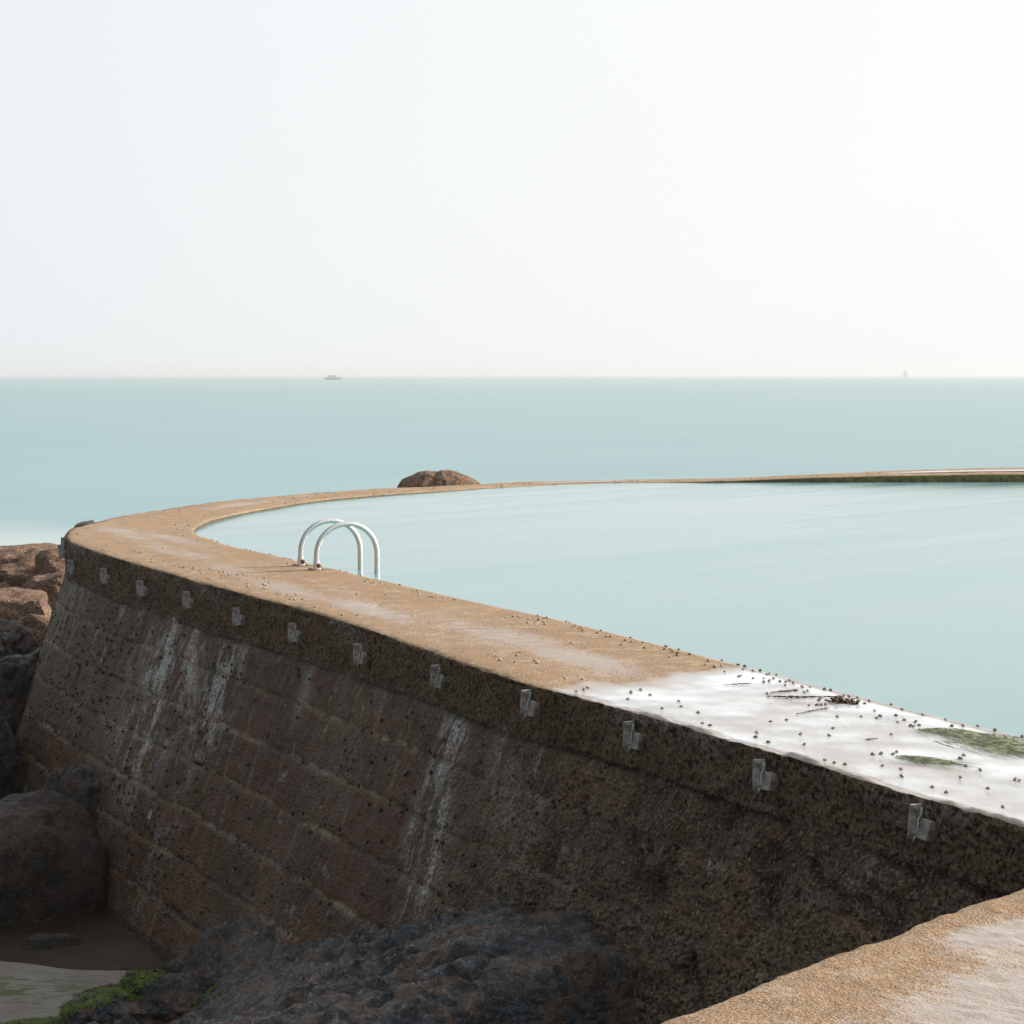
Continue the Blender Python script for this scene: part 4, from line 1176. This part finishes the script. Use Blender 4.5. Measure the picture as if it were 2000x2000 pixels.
o = mesh_from('wrack_clump', np.array(V), F, WRACK)
tag(o, 'clump of brown wrack at the right end of the longest strand', 'seaweed')
def algae(name, path, width, n, lab):
    """hair-like weed combed one way by the run-off"""
    P = np.array([on_deck(*A_(x, y)) for x, y in path])
    P = resample(catmull(P, 12), 60)
    V, F = [], []
    for k in range(n):
        t = random.random()
        c = P[int(t * 59)].copy()
        wv = width * math.sin(math.pi * min(max(t, .05), 1)) ** 0.5 if True else width
        off_ = random.gauss(0, 0.5) * wv
        c[:2] += np.array([-0.908, -0.42]) * off_
        l_ = random.uniform(0.06, 0.30)
        ang = math.atan2(-0.75, 0.35) + random.gauss(0, .22)
        d_ = np.array([math.cos(ang), math.sin(ang), 0])
        e_ = np.array([-d_[1], d_[0], 0]) * random.uniform(0.0009, 0.0018)
        z0 = -0.0155 + random.uniform(0, .009) * (1 - abs(off_) / (wv * 1.6 + 1e-6))
        b = len(V)
        q1 = c + d_ * l_ * .5 + np.array([0, 0, random.uniform(0, .004)]); q2 = c + d_ * l_
        for q, w_ in ((c, .6), (q1, 1), (q2, .2)):
            q = q.copy(); q[2] = z0 + (0.003 if q is q1 else 0)
            V += [q - e_ * w_, q + e_ * w_, q + np.array([0, 0, .0022 * w_])]
        for s_ in (0, 3):
            F += [(b + s_, b + s_ + 1, b + s_ + 4, b + s_ + 3), (b + s_ + 1, b + s_ + 2, b + s_ + 5, b + s_ + 4), (b + s_ + 2, b + s_, b + s_ + 3, b + s_ + 5)]
    o = mesh_from(name, np.array(V), F, ALGA)
    return tag(o, lab, 'algae')
algae('algae_tuft', [(1290, 478), (1450, 495), (1620, 530), (1760, 580), (1960, 620), (2200, 690)], 0.16, 900, 'long tuft of green hair algae on the flooded wall top at the right edge')
algae('algae_tuft', [(1120, 655), (1230, 666), (1370, 680)], 0.025, 130, 'small green algae sliver between shells in the open water film')

# ------------------------------------------------------------------ green weed, wrack and litter on the sand
GREEN = mat_simple('bright_green_weed', (0.085, 0.125, 0.012), 0.6, 0, 0.5, 12, 0.01)
def rock_mound(name, x, y, z, size, seed, mat, lab, cat, **kw):
    c = at(x, y, z)
    return make_rock(name, tuple(c), size, seed, mat, lab, cat, sub=6, **kw)
mnd = rock_mound('weed_rock', 240, 1990, -2.74, (0.85, 0.7, 0.20), 81, ROCK_BED, 'low rock on the sand at the bottom left, draped with green weed', 'rock', cuts=3, rough=0.22, sink=0.3)
mnd2 = rock_mound('weed_rock', 330, 1975, -2.72, (0.8, 0.6, 0.26), 83, ROCK_BED, 'low grey rock between the green weed and the wall foot rocks', 'rock', cuts=4, rough=0.22, sink=0.3)
def weed_on(rocks, cx, cy, rx, ry, n, mat, name, lab, l0=0.02, l1=0.05, up=0.012, wdt=0.004):
    """fronds lying over whatever rock or sand is below"""
    dg = bpy.context.evaluated_depsgraph_get()
    V, F = [], []
    for k in range(n):
        a_ = random.uniform(0, 6.28); r_ = math.sqrt(random.random())
        x = cx + rx * r_ * math.cos(a_); y = cy + ry * r_ * math.sin(a_)
        c0_ = at(x, y, -2.70)
        hit, loc, nr_, _, _, _ = scene.ray_cast(dg, Vector((c0_[0], c0_[1], -2.0)), Vector((0, 0, -1)))
        if not hit: continue
        if loc.z < -2.79: continue
        loc = np.array(loc); nr_ = np.array(nr_)
        ang = random.uniform(0, 6.28)
        d_ = np.array([math.cos(ang), math.sin(ang), 0.0]); d_ -= nr_ * (d_ @ nr_); d_ /= np.linalg.norm(d_) + 1e-6
        e_ = np.cross(nr_, d_) * wdt * random.uniform(.6, 1.4)
        l_ = random.uniform(l0, l1)
        m_ = loc + d_ * l_ * .5 + nr_ * random.uniform(.2, 1) * up
        t_ = loc + d_ * l_ + nr_ * random.uniform(0, .6) * up
        b = len(V)
        V += [loc - e_ * .6, loc + e_ * .6, m_ - e_, m_ + e_, t_, m_ - nr_ * 0.002]
        F += [(b, b + 1, b + 3, b + 2), (b + 2, b + 3, b + 4), (b, b + 2, b + 5), (b + 1, b + 5, b + 3), (b + 2, b + 4, b + 5), (b + 3, b + 5, b + 4), (b, b + 5, b + 1)]
    o = mesh_from(name, np.array(V), F, mat, smooth=False)
    return o
bpy.context.view_layer.update()
g1 = weed_on(None, 245, 1958, 75, 30, 5200, GREEN, 'green_weed', '')
tag(g1, 'bright green weed mat draped over the low rock at the bottom left', 'seaweed', kind='stuff')
g2 = weed_on(None, 110, 1990, 110, 14, 3000, GREEN, 'green_weed', '')
tag(g2, 'green weed fringe along the bottom left edge of the sand', 'seaweed', kind='stuff')
g3 = weed_on(None, 405, 1990, 24, 6, 260, GREEN, 'green_weed', '')
tag(g3, 'tiny green weed patch on the grey rock at the bottom edge', 'seaweed', kind='stuff')
b1_ = weed_on(None, 250, 1925, 62, 14, 900, WRACK, 'brown_weed', '', 0.03, 0.08, 0.025, 0.007)
tag(b1_, 'brown wrack heap above the bright green weed on the sand', 'seaweed', kind='stuff')
b2_ = weed_on(None, 215, 1868, 60, 12, 500, WRACK, 'brown_weed', '', 0.03, 0.09, 0.012, 0.008)
tag(b2_, 'black wrack in the standing water at the wall foot', 'seaweed', kind='stuff')

# ------------------------------------------------------------------ far boats
HULLD = mat_simple('grey_hull', (0.50, 0.53, 0.56), 0.5, 0, 0.1, 1)
CABW = mat_simple('white_cabin', (0.75, 0.75, 0.74), 0.5, 0, 0.05, 1)
SAILM = mat_simple('grey_sail', (0.80, 0.81, 0.81), 0.8, 0, 0.05, 1)
def hull_mesh(name, L, B, H, mat, parent):
    xs2 = np.linspace(-L / 2, L / 2, 24)
    V, F = [], []
    for x in xs2:
        t = (x + L / 2) / L
        b = B / 2 * min(1, (1 - t) * 3.2) ** 0.6 * (0.85 + 0.15 * min(1, t * 5))
        sh = H * (0.85 + 0.3 * t ** 2)
        for (yy_, zz_) in ((-b, sh), (-b * 0.8, 0.15 * H), (0, -0.3 * H), (b * 0.8, 0.15 * H), (b, sh), (0, sh * 1.02)):
            V.append((x, yy_, zz_))
    n = len(xs2)
    for i in range(n - 1):
        for k in range(6):
            F.append((i * 6 + k, i * 6 + (k + 1) % 6, (i + 1) * 6 + (k + 1) % 6, (i + 1) * 6 + k))
    F += [(0, 1, 2, 3, 4, 5), tuple(range((n - 1) * 6 + 5, (n - 1) * 6 - 1, -1))]
    return mesh_from(name, np.array(V), F, mat, parent=parent, smooth=False)
mb_y = 2200.0
c = at_depth(651, 745, mb_y)
mb = empty('motor_boat', (c[0], mb_y, SEA_Z), (0, 0, 0.0))
mb.scale = (1.6, 1.4, 1.35)
tag(mb, 'hazy grey motor boat with a white cabin on the horizon at the left', 'boat')
hull_mesh('hull', 12.0, 3.6, 1.9, HULLD, mb)
bm = bmesh.new(); bm_box(bm, (-0.5, 0, 2.5), (6.0, 2.6, 1.3), 0.2); bm_obj('cabin', bm, CABW, mb, smooth=False)
bm = bmesh.new(); bm_box(bm, (-0.8, 0, 3.30), (6.5, 2.8, 0.28), 0.1); bm_obj('cabin_roof', bm, HULLD, mb, smooth=False)
bm = bmesh.new(); bm_box(bm, (-0.5, 0, 2.7), (4.8, 2.64, 0.35), 0.05); bm_obj('window', bm, HULLD, mb, smooth=False)
sb_y = 3400.0
c = at_depth(1768.5, 740, sb_y)
sb = empty('sailing_boat', (c[0], sb_y, SEA_Z), (0, 0, 0.35))
sb.scale = (1.3, 1.3, 1.25)
tag(sb, 'very faint grey sailing boat on the horizon at the right', 'boat')
hull_mesh('hull', 9.6, 3.0, 1.2, SAILM, sb)
tube('mast', [(0.3, 0, 0.8), (0.3, 0, 7), (0.3, 0, 13.4)], 0.10, SAILM, sb, 8)
def sail(name, pts):
    V, F = [], []
    A, B, C = [np.array(p, float) for p in pts]
    n = 10
    idx = {}
    for side in (0.06, -0.06):
        for i in range(n + 1):
            for j in range(n + 1 - i):
                u_, v_ = i / n, j / n
                p = A * (1 - u_ - v_) + B * u_ + C * v_
                p[1] += 0.35 * math.sin(math.pi * u_) * (1 - u_ - v_) + side
                idx[(side, i, j)] = len(V); V.append(p)
        for i in range(n):
            for j in range(n - i):
                F.append((idx[(side, i, j)], idx[(side, i + 1, j)], idx[(side, i, j + 1)]))
                if i + j < n - 1: F.append((idx[(side, i + 1, j)], idx[(side, i + 1, j + 1)], idx[(side, i, j + 1)]))
    return mesh_from(name, np.array(V), F, SAILM, parent=sb)
sail('mainsail', [(0.1, 0, 2.0), (-4.4, 0, 2.2), (0.1, 0, 13.2)])
sail('jib', [(4.3, 0, 1.5), (0.7, 0, 1.9), (0.5, 0, 10.5)])

# ------------------------------------------------------------------ sea haze
bm = bmesh.new()
bm_box(bm, (0, 5000 - 200, 5.0), (14000, 10600, 19.4))
hz = bm_obj('haze', bm, bpy.data.materials.new('sea_haze'), smooth=False)
hm = hz.data.materials[0]
hm.use_nodes = True
hm.node_tree.nodes.clear()
ho = hm.node_tree.nodes.new('ShaderNodeOutputMaterial')
hv = hm.node_tree.nodes.new('ShaderNodeVolumePrincipled')
hv.inputs['Color'].default_value = (0.87, 0.945, 1.0, 1)
hv.inputs['Density'].default_value = 0.00029
hv.inputs['Anisotropy'].default_value = 0.2
hm.node_tree.links.new(hv.outputs[0], ho.inputs['Volume'])
tag(hz, kind='stuff')
